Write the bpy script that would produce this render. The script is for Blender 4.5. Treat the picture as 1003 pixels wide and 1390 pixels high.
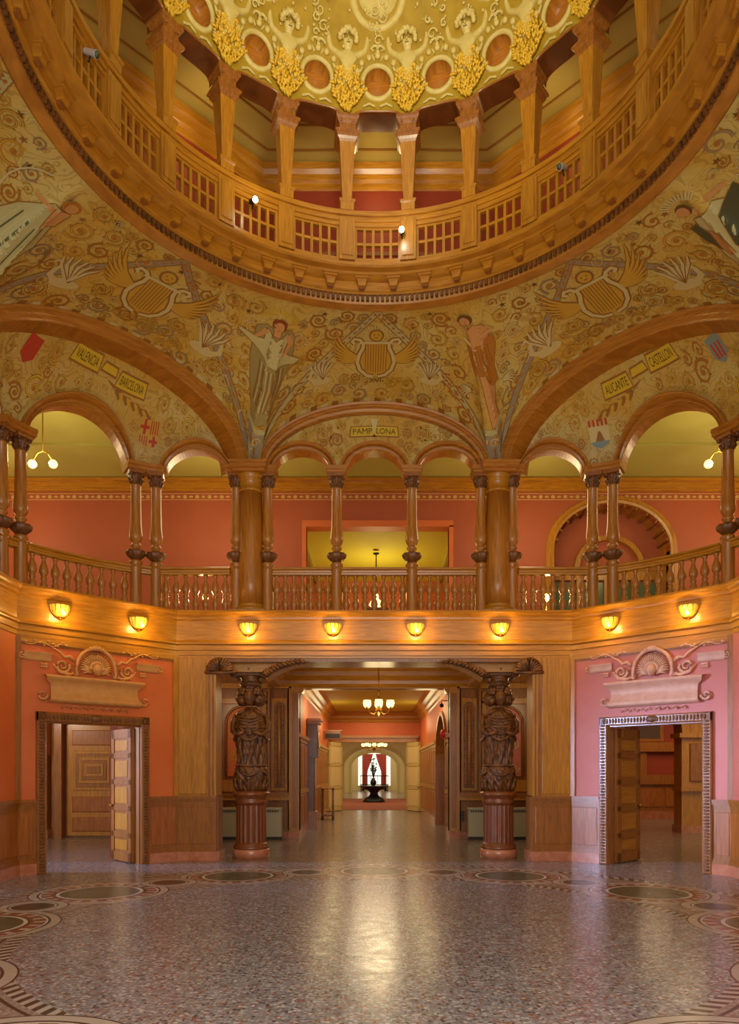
import bpy, math, random
from math import sin, cos, pi, sqrt, radians as R_, tan, atan2
from mathutils import Vector, Matrix
from mathutils.geometry import tessellate_polygon

random.seed(7)
for o in list(bpy.data.objects):
    bpy.data.objects.remove(o)
SC = bpy.context.scene
COL = SC.collection

# ---------------------------------------------------------------- camera
cd = bpy.data.cameras.new('camera')
cam = bpy.data.objects.new('camera', cd)
COL.objects.link(cam)
cam.location = (0, 0, 1.6)
cam.rotation_euler = (R_(90), 0, 0)
cd.sensor_fit = 'HORIZONTAL'
cd.sensor_width = 36
cd.lens = 36 * 985 / 1003
cd.shift_x = -6.5 / 1003
cd.shift_y = 353 / 1003
cd.clip_end = 200
SC.camera = cam

# ---------------------------------------------------------------- world, daylight, exposure
SC.view_settings.view_transform = 'Standard'
SC.view_settings.look = 'None'
SC.view_settings.gamma = 1
SC.view_settings.use_curve_mapping = False
SC.view_settings.exposure = -0.12
w = bpy.data.worlds.new('world')
SC.world = w
w.use_nodes = True
w.node_tree.nodes['Background'].inputs[0].default_value = (1.0, 0.87, 0.58, 1)
w.node_tree.nodes['Background'].inputs[1].default_value = 0.95


def area_light(name, loc, target, size, size_y, power, color, spread=180):
    d = bpy.data.lights.new(name, 'AREA')
    d.shape = 'RECTANGLE'
    d.size, d.size_y = size, size_y
    d.energy, d.color = power, color
    d.spread = R_(spread)
    o = bpy.data.objects.new(name, d)
    COL.objects.link(o)
    o.location = loc
    o.rotation_euler = (Vector(target) - Vector(loc)).to_track_quat('-Z', 'Y').to_euler()
    return o


def point_light(name, loc, power, color=(1, .72, .4), r=.05):
    d = bpy.data.lights.new(name, 'POINT')
    d.energy, d.color, d.shadow_soft_size = power, color, r
    o = bpy.data.objects.new(name, d)
    COL.objects.link(o)
    o.location = loc
    return o


# daylight through the entrance behind the camera, and the tall west window
area_light('daylight_entrance', (0.0, 0.4, 3.2), (0, 12, 5.6), 6.0, 5.0, 420, (.93, .92, .88), 170)
area_light('daylight_west', (-10.5, 8.4, 3.4), (4.6, 12.1, 2.6), 2.4, 4.6, 170, (.52, .62, 1), 26)

area_light('daylight_west_room', (-12.2, 11.9, 2.6), (-4.3, 12.9, 1.7), 1.6, 2.2, 150, (.55, .66, 1), 60)

# ---------------------------------------------------------------- materials


def lin(c):
    return tuple((v / 255 / 12.92 if v / 255 <= .04045 else ((v / 255 + .055) / 1.055) ** 2.4) for v in c) + (1,)


def new_mat(name):
    m = bpy.data.materials.new(name)
    m.use_nodes = True
    nt = m.node_tree
    return m, nt, nt.nodes['Principled BSDF']


def N(nt, t, **k):
    n = nt.nodes.new(t)
    for a, b in k.items():
        setattr(n, a, b)
    return n


def ramp(nt, fac, stops, interp='LINEAR'):
    r = N(nt, 'ShaderNodeValToRGB')
    r.color_ramp.interpolation = interp
    els = r.color_ramp.elements
    while len(els) < len(stops):
        els.new(.5)
    for e, (p, c) in zip(els, stops):
        e.position = p
        e.color = c
    nt.links.new(fac, r.inputs[0])
    return r.outputs[0]


def mix(nt, fac, a, b, mode='MIX'):
    n = N(nt, 'ShaderNodeMix', data_type='RGBA', blend_type=mode)
    for i, v in ((0, fac), (6, a), (7, b)):
        if isinstance(v, (int, float)):
            n.inputs[i].default_value = v
        elif isinstance(v, tuple):
            n.inputs[i].default_value = v
        else:
            nt.links.new(v, n.inputs[i])
    return n.outputs[2]


def mth(nt, op, a, b=None, c=None):
    n = N(nt, 'ShaderNodeMath', operation=op)
    for i, v in enumerate((a, b, c)):
        if v is None:
            continue
        if isinstance(v, (int, float)):
            n.inputs[i].default_value = v
        else:
            nt.links.new(v, n.inputs[i])
    return n.outputs[0]


def coords(nt, scale=(1, 1, 1)):
    t = N(nt, 'ShaderNodeTexCoord')
    m = N(nt, 'ShaderNodeMapping')
    m.inputs['Scale'].default_value = scale
    nt.links.new(t.outputs['Object'], m.inputs[0])
    return m.outputs[0]


def noise(nt, vec, scale, detail=4, dist=0.0):
    n = N(nt, 'ShaderNodeTexNoise')
    n.inputs['Scale'].default_value = scale
    n.inputs['Detail'].default_value = detail
    n.inputs['Distortion'].default_value = dist
    nt.links.new(vec, n.inputs['Vector'])
    return n.outputs['Fac']


def bump(nt, b, fac, strength, dist=.02):
    n = N(nt, 'ShaderNodeBump')
    n.inputs['Strength'].default_value = strength
    n.inputs['Distance'].default_value = dist
    nt.links.new(fac, n.inputs['Height'])
    nt.links.new(n.outputs[0], b.inputs['Normal'])


def wood(name, dark, light, grain='v', rough=.32, coat=.25, bmp=.05):
    m, nt, b = new_mat(name)
    sc = (9, 9, .7) if grain == 'v' else (.7, .7, 9)
    v = coords(nt, sc)
    f = noise(nt, v, 3.2, 6, 1.2)
    f2 = noise(nt, coords(nt), 1.3, 2)
    c = ramp(nt, f, [(.32, lin(dark)), (.68, lin(light))])
    c = mix(nt, mth(nt, 'MULTIPLY', f2, .35), c, lin(dark))
    nt.links.new(c, b.inputs['Base Color'])
    b.inputs['Roughness'].default_value = rough
    b.inputs['Coat Weight'].default_value = coat
    b.inputs['Coat Roughness'].default_value = .18
    if bmp:
        bump(nt, b, f, bmp)
    return m


def plain(name, c, rough=.6, metal=0, var=.0, vs=3.0, c2=None, bmp=0, bs=20, emit=None, es=0, coat=0):
    m, nt, b = new_mat(name)
    b.inputs['Base Color'].default_value = lin(c)
    b.inputs['Roughness'].default_value = rough
    b.inputs['Metallic'].default_value = metal
    b.inputs['Coat Weight'].default_value = coat
    if c2:
        f = noise(nt, coords(nt), vs, 5, .4)
        nt.links.new(ramp(nt, f, [(.35, lin(c)), (.65, lin(c2))]), b.inputs['Base Color'])
    if bmp:
        bump(nt, b, noise(nt, coords(nt), bs, 4), bmp)
    if emit:
        b.inputs['Emission Color'].default_value = lin(emit)
        b.inputs['Emission Strength'].default_value = es
    return m


M = {}
M['oak'] = wood('polished oak', (160, 102, 22), (202, 138, 38))
M['oakh'] = wood('polished oak horizontal grain', (164, 104, 22), (206, 140, 36), 'h')
M['oakd'] = wood('darker oak', (130, 76, 24), (172, 106, 40))
M['oakr'] = wood('red brown oak', (158, 96, 26), (198, 130, 44), 'h')
M['panel'] = wood('burl panel', (140, 76, 24), (184, 110, 42), 'v', .35, .2)
M['carved'] = plain('dark carved oak', (86, 50, 22), .45, c2=(132, 80, 36), vs=9, bmp=.5, bs=22, coat=.1)
M['drum'] = wood('red brown fluted drum oak', (104, 52, 22), (146, 80, 38))
M['carvedm'] = plain('matte carved oak', (100, 60, 28), .7, c2=(136, 86, 42), vs=12)
M['oakk'] = wood('dark polished moulding oak', (84, 44, 16), (122, 66, 26), 'h')
M['shaft'] = wood('fluted oak', (154, 94, 26), (194, 126, 44), 'v')
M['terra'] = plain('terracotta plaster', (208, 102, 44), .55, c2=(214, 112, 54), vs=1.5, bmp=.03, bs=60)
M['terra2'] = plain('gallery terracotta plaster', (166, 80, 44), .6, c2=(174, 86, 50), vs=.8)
M['daylit'] = plain('rose plaster', (192, 104, 88), .5, c2=(200, 112, 96), vs=1.5, bmp=.03, bs=60)  # terracotta with the cool daylight's pink cast put into the colour
M['reddark'] = plain('deep red plaster', (140, 48, 22), .6, c2=(150, 56, 28), vs=1)
M['relief'] = plain('ochre plaster relief', (204, 138, 70), .5, c2=(214, 152, 84), vs=8)
M['reliefp'] = plain('pale rose plaster relief', (216, 166, 142), .5, c2=(206, 152, 128), vs=8)  # relief plaster, same daylight cast mixed into its colour
M['ceil'] = plain('olive ceiling paint', (188, 176, 92), .7, c2=(178, 164, 82), vs=.7)
M['ceily'] = plain('yellow ceiling paint', (216, 196, 60), .7)
M['ceilu'] = plain('upper gallery ceiling paint', (196, 170, 84), .7, c2=(180, 154, 72), vs=.6)
M['cream'] = plain('cream paint', (232, 206, 140), .4)
M['creamd'] = plain('cream door paint', (214, 190, 120), .35)
M['marble'] = plain('pink marble', (176, 104, 74), .22, c2=(196, 128, 96), vs=7, coat=.3)
M['rad'] = plain('radiator enamel', (176, 168, 140), .45)
M['radd'] = plain('dark grille', (58, 52, 44), .6)
M['gold'] = plain('gilded plaster', (212, 164, 34), .4, metal=.1, c2=(232, 190, 60), vs=14, bmp=.2, bs=30)
M['domeg'] = plain('ochre dome ground', (164, 130, 26), .5, c2=(180, 146, 38), vs=5)
M['domec'] = plain('cream stucco', (218, 198, 124), .5, c2=(204, 180, 100), vs=9)
M['brass'] = plain('aged brass', (176, 126, 48), .3, metal=.9)
M['iron'] = plain('dark iron', (34, 30, 26), .5, metal=.4)
M['black'] = plain('dark cabinet paint', (30, 22, 18), .4)
M['white'] = plain('white plastic', (220, 216, 206), .5)
M['carpet'] = plain('rust carpet', (168, 92, 62), .95, c2=(158, 84, 56), vs=30)
M['red'] = plain('red curtain cloth', (184, 72, 58), .8)
M['alarm'] = plain('red alarm housing', (214, 30, 26), .4)
M['bulb'] = plain('warm lit glass', (255, 220, 140), .3, emit=(255, 206, 110), es=7)
M['globe'] = plain('lit frosted globe', (255, 226, 160), .3, emit=(255, 214, 130), es=3.2)
M['spot'] = plain('lit spotlight lens', (255, 255, 230), .3, emit=(240, 255, 220), es=25)
M['daywin'] = plain('bright curtained window', (250, 250, 230), .6, emit=(245, 255, 240), es=1.1)
M['greenglass'] = plain('green door glass', (92, 110, 78), .2)
M['darkglass'] = plain('dim pane', (92, 74, 70), .15)
M['stencil'] = plain('stencilled frieze paint', (206, 166, 96), .6)
M['shade'] = plain('amber glass shade', (214, 160, 60), .22, emit=(255, 180, 50), es=.9)


def mural_mat(name, a, b_, line, k=9.0):
    m, nt, b = new_mat(name)
    v = coords(nt)
    g = noise(nt, v, 1.1, 5, .5)
    c = ramp(nt, g, [(.38, lin(a)), (.62, lin(b_))])
    n1 = noise(nt, v, 2.6, 1.5, .6)
    s = mth(nt, 'SINE', mth(nt, 'MULTIPLY', n1, k * 8))
    f = mth(nt, 'GREATER_THAN', s, .62)
    fine = noise(nt, v, 22, 4)
    fm = mth(nt, 'MULTIPLY', f, mth(nt, 'MULTIPLY', fine, .7))
    c = mix(nt, fm, c, lin(line))
    c = mix(nt, mth(nt, 'MULTIPLY', noise(nt, v, 45, 3), .22), c, lin((130, 92, 34)))
    nt.links.new(c, b.inputs['Base Color'])
    b.inputs['Roughness'].default_value = .5
    return m


M['mural'] = mural_mat('ochre mural ground', (212, 170, 68), (216, 194, 110), (154, 104, 38))
M['tymp'] = mural_mat('lunette mural ground', (206, 160, 62), (210, 186, 106), (148, 96, 34))
P = {  # mural paints
    'brown': (152, 100, 36), 'gold': (204, 158, 52), 'pale': (208, 190, 130), 'dk': (108, 72, 30), 'skin': (206, 146, 84), 'auburn': (134, 58, 22),
    'dress': (196, 184, 122), 'fold': (160, 140, 80), 'yellow': (214, 178, 42), 'ink': (96, 70, 22), 'red': (190, 58, 34), 'white': (206, 192, 140),
    'green': (96, 92, 44), 'dkgreen': (80, 78, 44), 'blue': (128, 146, 140), 'orange': (180, 112, 32), 'sky': (186, 176, 118), 'grey': (156, 140, 108),
}
for k_, c_ in P.items():
    M['p_' + k_] = plain('mural paint ' + k_, c_, .55)


def floor_mat():
    m, nt, b = new_mat('terrazzo with marble roundels')
    tc = N(nt, 'ShaderNodeTexCoord')
    sep = N(nt, 'ShaderNodeSeparateXYZ')
    nt.links.new(tc.outputs['Object'], sep.inputs[0])
    X, Y = sep.outputs[0], mth(nt, 'SUBTRACT', sep.outputs[1], 7.54)
    r = mth(nt, 'SQRT', mth(nt, 'ADD', mth(nt, 'MULTIPLY', X, X), mth(nt, 'MULTIPLY', Y, Y)))
    th = mth(nt, 'ARCTAN2', X, Y)
    # terrazzo chips
    vo = N(nt, 'ShaderNodeTexVoronoi')
    vo.inputs['Scale'].default_value = 34
    nt.links.new(tc.outputs['Object'], vo.inputs['Vector'])
    sepc = N(nt, 'ShaderNodeSeparateColor')
    nt.links.new(vo.outputs['Color'], sepc.inputs[0])
    chip = ramp(nt, sepc.outputs[0], [(0, lin((70, 66, 72))), (.12, lin((140, 84, 62))), (.24, lin((158, 154, 158))), (.55, lin((140, 140, 150))), (.8, lin((186, 180, 178))), (.93, lin((96, 90, 96)))], 'CONSTANT')
    dist = vo.outputs['Distance']
    base = mix(nt, mth(nt, 'GREATER_THAN', dist, .55), chip, lin((124, 120, 126)))
    brown = mix(nt, .55, base, lin((120, 88, 48)))
    hall = mth(nt, 'GREATER_THAN', sep.outputs[1], 12.9)
    col = mix(nt, hall, base, brown)
    # border ring zone
    inb = mth(nt, 'MULTIPLY', mth(nt, 'GREATER_THAN', r, 3.42), mth(nt, 'LESS_THAN', r, 5.05))
    tile = mix(nt, .5, base, lin((150, 124, 104)))
    col = mix(nt, inb, col, tile)

    def band(lo, hi, a, bcol, cnt):
        nonlocal col
        k = mth(nt, 'MULTIPLY', mth(nt, 'GREATER_THAN', r, lo), mth(nt, 'LESS_THAN', r, hi))
        saw = mth(nt, 'FRACT', mth(nt, 'ADD', mth(nt, 'MULTIPLY', th, cnt / (2 * pi)), mth(nt, 'MULTIPLY', r, 4)))
        c = mix(nt, mth(nt, 'GREATER_THAN', saw, .5), a, bcol)
        col = mix(nt, k, col, c)
    dk, tn, rd = lin((58, 52, 52)), lin((176, 164, 152)), lin((136, 80, 64))
    band(3.40, 3.52, dk, tn, 170)
    band(3.57, 3.60, dk, dk, 4)
    band(4.93, 5.08, dk, tn, 190)
    band(4.86, 4.89, dk, dk, 4)
    # roundels

    def roundels(off, stops, R0):
        nonlocal col
        a = mth(nt, 'SUBTRACT', mth(nt, 'MODULO', mth(nt, 'ADD', th, pi / 12 * (1 + off) + 2 * pi), pi / 6), pi / 12)
        lx = mth(nt, 'MULTIPLY', r, mth(nt, 'SINE', a))
        ly = mth(nt, 'SUBTRACT', mth(nt, 'MULTIPLY', r, mth(nt, 'COSINE', a)), R0)
        d = mth(nt, 'SQRT', mth(nt, 'ADD', mth(nt, 'MULTIPLY', lx, lx), mth(nt, 'MULTIPLY', ly, ly)))
        R1 = stops[-1][0]
        c = ramp(nt, mth(nt, 'DIVIDE', d, R1), [(0, stops[0][1])] + [(stops[i][0] / R1, stops[i + 1][1]) for i in range(len(stops) - 1)], 'CONSTANT')
        col = mix(nt, mth(nt, 'LESS_THAN', d, R1), col, c)
        # wedge teeth in the red band
        aa = mth(nt, 'ARCTAN2', lx, ly)
        t = mth(nt, 'GREATER_THAN', mth(nt, 'FRACT', mth(nt, 'MULTIPLY', aa, 22 / (2 * pi))), .62)
        if off == 0:
            k = mth(nt, 'MULTIPLY', mth(nt, 'MULTIPLY', mth(nt, 'GREATER_THAN', d, .6), mth(nt, 'LESS_THAN', d, .72)), t)
            col = mix(nt, k, col, tn)
        return d
    gr, wh = lin((46, 58, 50)), lin((206, 198, 186))
    gn = mix(nt, noise(nt, coords(nt), 5, 4), gr, lin((104, 108, 84)))
    d0 = roundels(0, [(.50, gr), (.54, wh), (.57, dk), (.72, rd), (.74, wh), (.77, dk), (.86, tn), (.88, dk)], 4.2)
    col = mix(nt, mth(nt, 'LESS_THAN', d0, .5), col, gn)
    roundels(1, [(.24, lin((66, 62, 58))), (.26, wh), (.28, dk), (.38, tn), (.40, dk)], 4.2)
    nt.links.new(col, b.inputs['Base Color'])
    b.inputs['Roughness'].default_value = .17
    b.inputs['Specular IOR Level'].default_value = .6
    n2 = noise(nt, coords(nt), 6, 3)
    nt.links.new(ramp(nt, n2, [(.3, (.16, .16, .16, 1)), (.7, (.28, .28, .28, 1))]), b.inputs['Roughness'])
    return m


M['floor'] = floor_mat()

# ---------------------------------------------------------------- mesh builder


class MB:
    def __init__(s):
        s.v, s.f, s.m, s.sm, s.mats, s.X = [], [], [], [], [], Matrix.Identity(4)

    def mi(s, mat):
        if mat not in s.mats:
            s.mats.append(mat)
        return s.mats.index(mat)

    def add(s, verts, faces, mat, smooth=False, fn=None):
        o = len(s.v)
        for p in verts:
            q = fn(*p) if fn else p
            s.v.append(tuple(s.X @ Vector(q)))
        k = s.mi(mat)
        for f in faces:
            s.f.append(tuple(i + o for i in f))
            s.m.append(k)
            s.sm.append(smooth)

    def box(s, x0, x1, y0, y1, z0, z1, mat, fn=None):
        v = [(x, y, z) for z in (z0, z1) for y in (y0, y1) for x in (x0, x1)]
        s.add(v, [(0, 2, 3, 1), (4, 5, 7, 6), (0, 1, 5, 4), (2, 6, 7, 3), (0, 4, 6, 2), (1, 3, 7, 5)], mat, False, fn)

    def bbox(s, x0, x1, y0, y1, z0, z1, mat, b=.01):
        """box with chamfered front face (front = low y)"""
        v = [(x0, y1, z0), (x1, y1, z0), (x1, y1, z1), (x0, y1, z1), (x0, y0 + b, z0), (x1, y0 + b, z0), (x1, y0 + b, z1), (x0, y0 + b, z1),
             (x0 + b, y0, z0 + b), (x1 - b, y0, z0 + b), (x1 - b, y0, z1 - b), (x0 + b, y0, z1 - b)]
        f = [(0, 1, 2, 3)[::-1]]
        for i in range(4):
            j = (i + 1) % 4
            f += [(i, j, 4 + j, 4 + i), (4 + i, 4 + j, 8 + j, 8 + i)]
        f.append((8, 9, 10, 11))
        s.add(v, f, mat)

    def grid(s, rows, mat, smooth=True, closed=False, flip=False, fn=None):
        n = len(rows[0])
        v = [p for r in rows for p in r]
        f = []
        for i in range(len(rows) - 1):
            for j in range(n if closed else n - 1):
                k = (j + 1) % n
                q = (i * n + j, i * n + k, (i + 1) * n + k, (i + 1) * n + j)
                f.append(q[::-1] if flip else q)
        s.add(v, f, mat, smooth, fn)

    def lathe(s, prof, mat, seg=20, c=(0, 0, 0), smooth=True, a0=0, a1=2 * pi, fr=None):
        full = abs(a1 - a0 - 2 * pi) < 1e-6
        n = seg if full else seg + 1
        rows = []
        for r, z in prof:
            row = []
            for i in range(n):
                a = a0 + (a1 - a0) * i / seg
                rr = r * (fr(a, z) if fr else 1)
                row.append((c[0] + rr * cos(a), c[1] + rr * sin(a), c[2] + z))
            rows.append(row)
        s.grid(rows, mat, smooth, full)
        if full:
            for row, fl in ((rows[0], True), (rows[-1], False)):
                if prof[0 if fl else -1][0] > 1e-4:
                    idx = tuple(range(n))
                    s.add(row, [idx[::-1] if fl else idx], mat)

    def sq(s, prof, mat, c=(0, 0, 0)):
        """square section 'lathe' : profile half width, z"""
        rows = [[(c[0] + a * r, c[1] + b * r, c[2] + z) for a, b in ((-1, -1), (1, -1), (1, 1), (-1, 1))] for r, z in prof]
        s.grid(rows, mat, False, True)
        s.add(rows[0], [(3, 2, 1, 0)], mat)
        s.add(rows[-1], [(0, 1, 2, 3)], mat)

    def ball(s, c, r, mat, seg=10, rings=6, sc=(1, 1, 1), fn=None):
        v, f = [], []
        for i in range(rings + 1):
            a = pi * i / rings
            for j in range(seg):
                b = 2 * pi * j / seg
                v.append((c[0] + r * sc[0] * sin(a) * cos(b), c[1] + r * sc[1] * sin(a) * sin(b), c[2] + r * sc[2] * cos(a)))
        for i in range(rings):
            for j in range(seg):
                k = (j + 1) % seg
                f.append((i * seg + j, (i + 1) * seg + j, (i + 1) * seg + k, i * seg + k))
        s.add(v, f, mat, True, fn)

    def tube(s, pts, r, mat, seg=6, sc=(1, 1), fn=None, closed=False):
        pts = [Vector(p) for p in pts]
        rr = r if isinstance(r, (list, tuple)) else [r] * len(pts)
        rows = []
        up = Vector((0, 0, 1))
        n = len(pts)
        for i, p in enumerate(pts):
            if closed:
                t = pts[(i + 1) % n] - pts[i - 1]
            else:
                t = pts[min(i + 1, n - 1)] - pts[max(i - 1, 0)]
            if t.length < 1e-9:
                t = Vector((0, 0, 1))
            t.normalize()
            a = up.cross(t)
            if a.length < .05:
                a = Vector((0, 1, 0)).cross(t)
                if a.length < .05:
                    a = Vector((1, 0, 0)).cross(t)
            a.normalize()
            b = t.cross(a)
            rows.append([tuple(p + a * cos(2 * pi * k / seg) * rr[i] * sc[0] + b * sin(2 * pi * k / seg) * rr[i] * sc[1]) for k in range(seg)])
        if closed:
            rows.append(rows[0])
        s.grid(rows, mat, True, True, False, fn)
        if not closed:
            s.add(rows[0], [tuple(range(seg))[::-1]], mat, False, fn)
            s.add(rows[-1], [tuple(range(seg))], mat, False, fn)

    def sweep(s, path, prof, mat, closed=False, smooth=False, cap=True):
        """plan path (x,y), profile (d,z): d to the right of the travel direction; mitred"""
        n = len(path)
        rows = []
        for i in range(n):
            p = Vector(path[i])
            a = Vector(path[i]) - Vector(path[i - 1]) if (i or closed) else None
            b = Vector(path[(i + 1) % n]) - p if (i < n - 1 or closed) else None
            a = a or b
            b = b or a
            a, b = a.normalized(), b.normalized()
            na, nb = Vector((a.y, -a.x)), Vector((b.y, -b.x))
            m = (na + nb)
            m = m / max(.2, (1 + na.dot(nb)))
            rows.append([(p.x + m.x * d, p.y + m.y * d, z) for d, z in prof])
        if closed:
            rows.append(rows[0])
        s.grid(rows, mat, smooth)
        if cap and not closed:
            s.add(rows[0], [tuple(range(len(prof)))], mat)
            s.add(rows[-1], [tuple(range(len(prof)))[::-1]], mat)

    def prism(s, poly, y0, y1, mat, fn=None):
        """polygon in x,z extruded along y"""
        n = len(poly)
        v = [(x, y0, z) for x, z in poly] + [(x, y1, z) for x, z in poly]
        f = [(i, (i + 1) % n, n + (i + 1) % n, n + i) for i in range(n)]
        tr = tessellate_polygon([[Vector((x, z, 0)) for x, z in poly]])
        for t in tr:
            f.append(tuple(t))
            f.append(tuple(n + i for i in t[::-1]))
        s.add(v, f, mat, False, fn)

    def slab(s, poly, z0, z1, mat):
        n = len(poly)
        v = [(x, y, z0) for x, y in poly] + [(x, y, z1) for x, y in poly]
        f = [(i, (i + 1) % n, n + (i + 1) % n, n + i) for i in range(n)]
        for t in tessellate_polygon([[Vector((x, y, 0)) for x, y in poly]]):
            f.append(tuple(t))
            f.append(tuple(n + i for i in t[::-1]))
        s.add(v, f, mat)

    def build(s, name, parent=None, mesh_only=False):
        me = bpy.data.meshes.new(name)
        me.from_pydata(s.v, [], s.f)
        for m in s.mats:
            me.materials.append(M[m])
        me.polygons.foreach_set('material_index', s.m)
        me.polygons.foreach_set('use_smooth', s.sm)
        me.update()
        import bmesh
        bm = bmesh.new()
        bm.from_mesh(me)
        bmesh.ops.remove_doubles(bm, verts=bm.verts, dist=1e-5)
        bm.to_mesh(me)
        bm.free()
        o = bpy.data.objects.new(name, me)
        COL.objects.link(o)
        if parent:
            o.parent = parent
        return o


def thing(name, label, cat, loc=(0, 0, 0), rz=0, group=None):
    o = bpy.data.objects.new(name, None)
    o.empty_display_size = .1
    COL.objects.link(o)
    o.location = loc
    o.rotation_euler = (0, 0, rz)
    o['label'], o['category'] = label, cat
    if group:
        o['group'] = group
    return o


def tag(o, label, cat, group=None):
    o['label'], o['category'] = label, cat
    if group:
        o['group'] = group
    return o


def struct(mb, name, parent=None, label=None):
    o = mb.build(name, parent)
    if not parent:
        o['kind'] = 'structure'
    if label:
        o['label'] = label
    return o


def dup(root, loc, rz, label=None, group=None):
    r = root.copy()
    COL.objects.link(r)
    r.location = loc
    r.rotation_euler = (0, 0, rz)
    if label:
        r['label'] = label
    if group:
        r['group'] = group
    for ch in list(root.children):
        c = ch.copy()
        COL.objects.link(c)
        c.parent = r
        for g in ch.children:
            d = g.copy()
            COL.objects.link(d)
            d.parent = c
    return r


# ---------------------------------------------------------------- plan of the rotunda
CY = 7.54                      # centre of the rotunda
ZG = 4.5                       # gallery floor
ZS = 7.23                      # springing of the gallery arches
A_, B_ = (-3.57, 13.1), (-5.50, 11.17)
FASCIA = [(-5.5, 3.4), B_, A_, (3.57, 13.1), (5.50, 11.17), (5.5, 3.4)]
CEN_R, CEN_A, CEN_H = 5.96, 2.15, 1.22
DIA_R, DIA_A, DIA_H = 5.84, 2.50, 1.46
RX = .05                       # the upper ring sits a touch to the east
RR, RZ = 3.80, 8.82            # lower edge of the ring


def chord(th):
    """th degrees from north -> (distance, along, halfwidth, rise)"""
    a = abs(th)
    for c, RRc, Aw, H in ((0, CEN_R, CEN_A, CEN_H), (45, DIA_R, DIA_A, DIA_H), (90, CEN_R, CEN_A, CEN_H), (135, DIA_R, DIA_A, DIA_H), (180, CEN_R, CEN_A, CEN_H)):
        lim = 21.1 if c % 90 == 0 else 23.9
        if a <= c + lim + 1e-9:
            b = R_(a - c)
            return RRc / cos(b), RRc * tan(b), Aw, H
    return 6, 0, 2, 1


def S_mural(th, t, off=0.0):
    r, u, Aw, H = chord(th)
    q = 1 - (u / Aw) ** 2
    zb = ZS + (H * sqrt(q) if q > 0 else 0)
    a = R_(th)
    r1 = r + (RR - r) * t
    z = zb + (RZ - zb) * (1 - (1 - t) ** 1.5)
    cx = RX * t
    return Vector((cx + (r1) * sin(a), CY + r1 * cos(a), z))


def S_off(th, t, off):
    p = S_mural(th, t)
    e = .02
    a = S_mural(th + .2, t) - S_mural(th - .2, t)
    t2, t1 = min(t + e, 1), max(t - e, 0)
    b = S_mural(th, t2) - S_mural(th, t1)
    n = a.cross(b)
    if n.length < 1e-9:
        return p
    n.normalize()
    c = Vector((0, CY, 4)) - p
    if n.dot(c) < 0:
        n = -n
    return p + n * off

# ================================================================ SETTING
# ---- floor
mb = MB()
mb.slab([(-13, -1.6), (13, -1.6), (13, 30.3), (-13, 30.3)], -.2, 0, 'floor')
struct(mb, 'floor')

DX, DY = 4.535, 12.135          # middle of the diagonal walls
DW = 1.365                      # half width of a diagonal wall
LAB = {-1: 'left', 1: 'right'}


def diag_frame(side):
    return Matrix.Translation((side * DX, DY, 0)) @ Matrix.Rotation(R_(-45 * side), 4, 'Z') @ Matrix.Diagonal((side, 1, 1, 1))


# local frame of a diagonal wall: q grows away from the north wall, y<0 is the room, z up
DC, DH = .14, .80               # door centre / half width


def wains(mb, x0, x1, cap='oakd', pan='panel', marble='marble', y=0.0):
    """wainscot run: marble base, mouldings, panel, cap"""
    mb.box(x0, x1, y - .06, y + .1, 0, .17, marble)
    mb.box(x0, x1, y - .05, y + .1, .17, .21, cap)
    mb.box(x0, x1, y - .035, y + .1, .21, .25, cap)
    mb.box(x0, x1, y - .02, y + .1, .25, 1.02, cap)
    if x1 - x0 > .2:
        mb.bbox(x0 + .05, x1 - .05, y - .028, y, .30, .98, pan, .012)
    mb.box(x0, x1, y - .03, y + .1, 1.02, 1.08, cap)
    mb.box(x0, x1, y - .05, y + .1, 1.08, 1.12, cap)
    mb.box(x0, x1, y - .07, y + .1, 1.12, 1.17, cap)


for side in (-1, 1):
    mb = MB()
    mb.X = diag_frame(side)
    pl = 'terra' if side < 0 else 'daylit'
    xl, xr = DC - DH, DC + DH
    for a, b in ((-DW - .02, xl), (xr, DW + .02)):
        mb.box(a, b, 0, .12, 0, 3.72, pl)
    mb.box(xl, xr, 0, .12, 2.4, 3.72, pl)
    mb.box(-DW - .03, -DW + .07, -.035, .05, 1.17, 3.72, 'oak')       # corner stile
    mb.box(DW - .05, DW + .03, -.035, .05, 1.17, 3.72, 'oakd')
    mb.box(-DW, DW, -.03, .05, 3.62, 3.72, 'oakh')
    mb.box(-DW, DW, -.015, .05, 3.585, 3.62, 'oakd')
    struct(mb, 'wall_' + LAB[side])
    mb = MB()
    mb.X = diag_frame(side)
    wains(mb, -DW - .03, xl - .15)
    wains(mb, xr + .15, DW + .03)
    struct(mb, 'baseboard_' + LAB[side])
    # carved door surround
    mb = MB()
    mb.X = diag_frame(side)
    F_ = .15

    def surround(x0, x1, z0, z1):
        mb.bbox(x0, x1, -.07, .0, z0, z1, 'oakd', .02)
    surround(xl - F_, xl, 0, 2.55)
    surround(xr, xr + F_, 0, 2.55)
    surround(xl - F_, xr + F_, 2.40, 2.55)
    for i in range(46):                                                 # carved leaf edging
        z = .06 + i * .052
        for xx in (xl - .075, xr + .075):
            mb.ball((xx, -.072, z), .028, 'carvedm', 6, 4, (1.7, .8, .8))
    for i in range(32):
        mb.ball((xl - .05 + i * (2 * DH + .1) / 31, -.072, 2.475), .028, 'carvedm', 6, 4, (.8, .8, 1.7))
    mb.ball((DC, -.075, 2.48), .06, 'carved', 8, 5, (1.6, .6, 1))
    mb.box(xl - .01, xl + .02, 0, .14, 0, 2.4, 'oakd')
    mb.box(xr - .02, xr + .01, 0, .14, 0, 2.4, 'oakd')
    mb.box(xl, xr, 0, .14, 2.38, 2.42, 'oakd')
    struct(mb, 'trim_%d' % (1 if side < 0 else 2), label=None)

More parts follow.
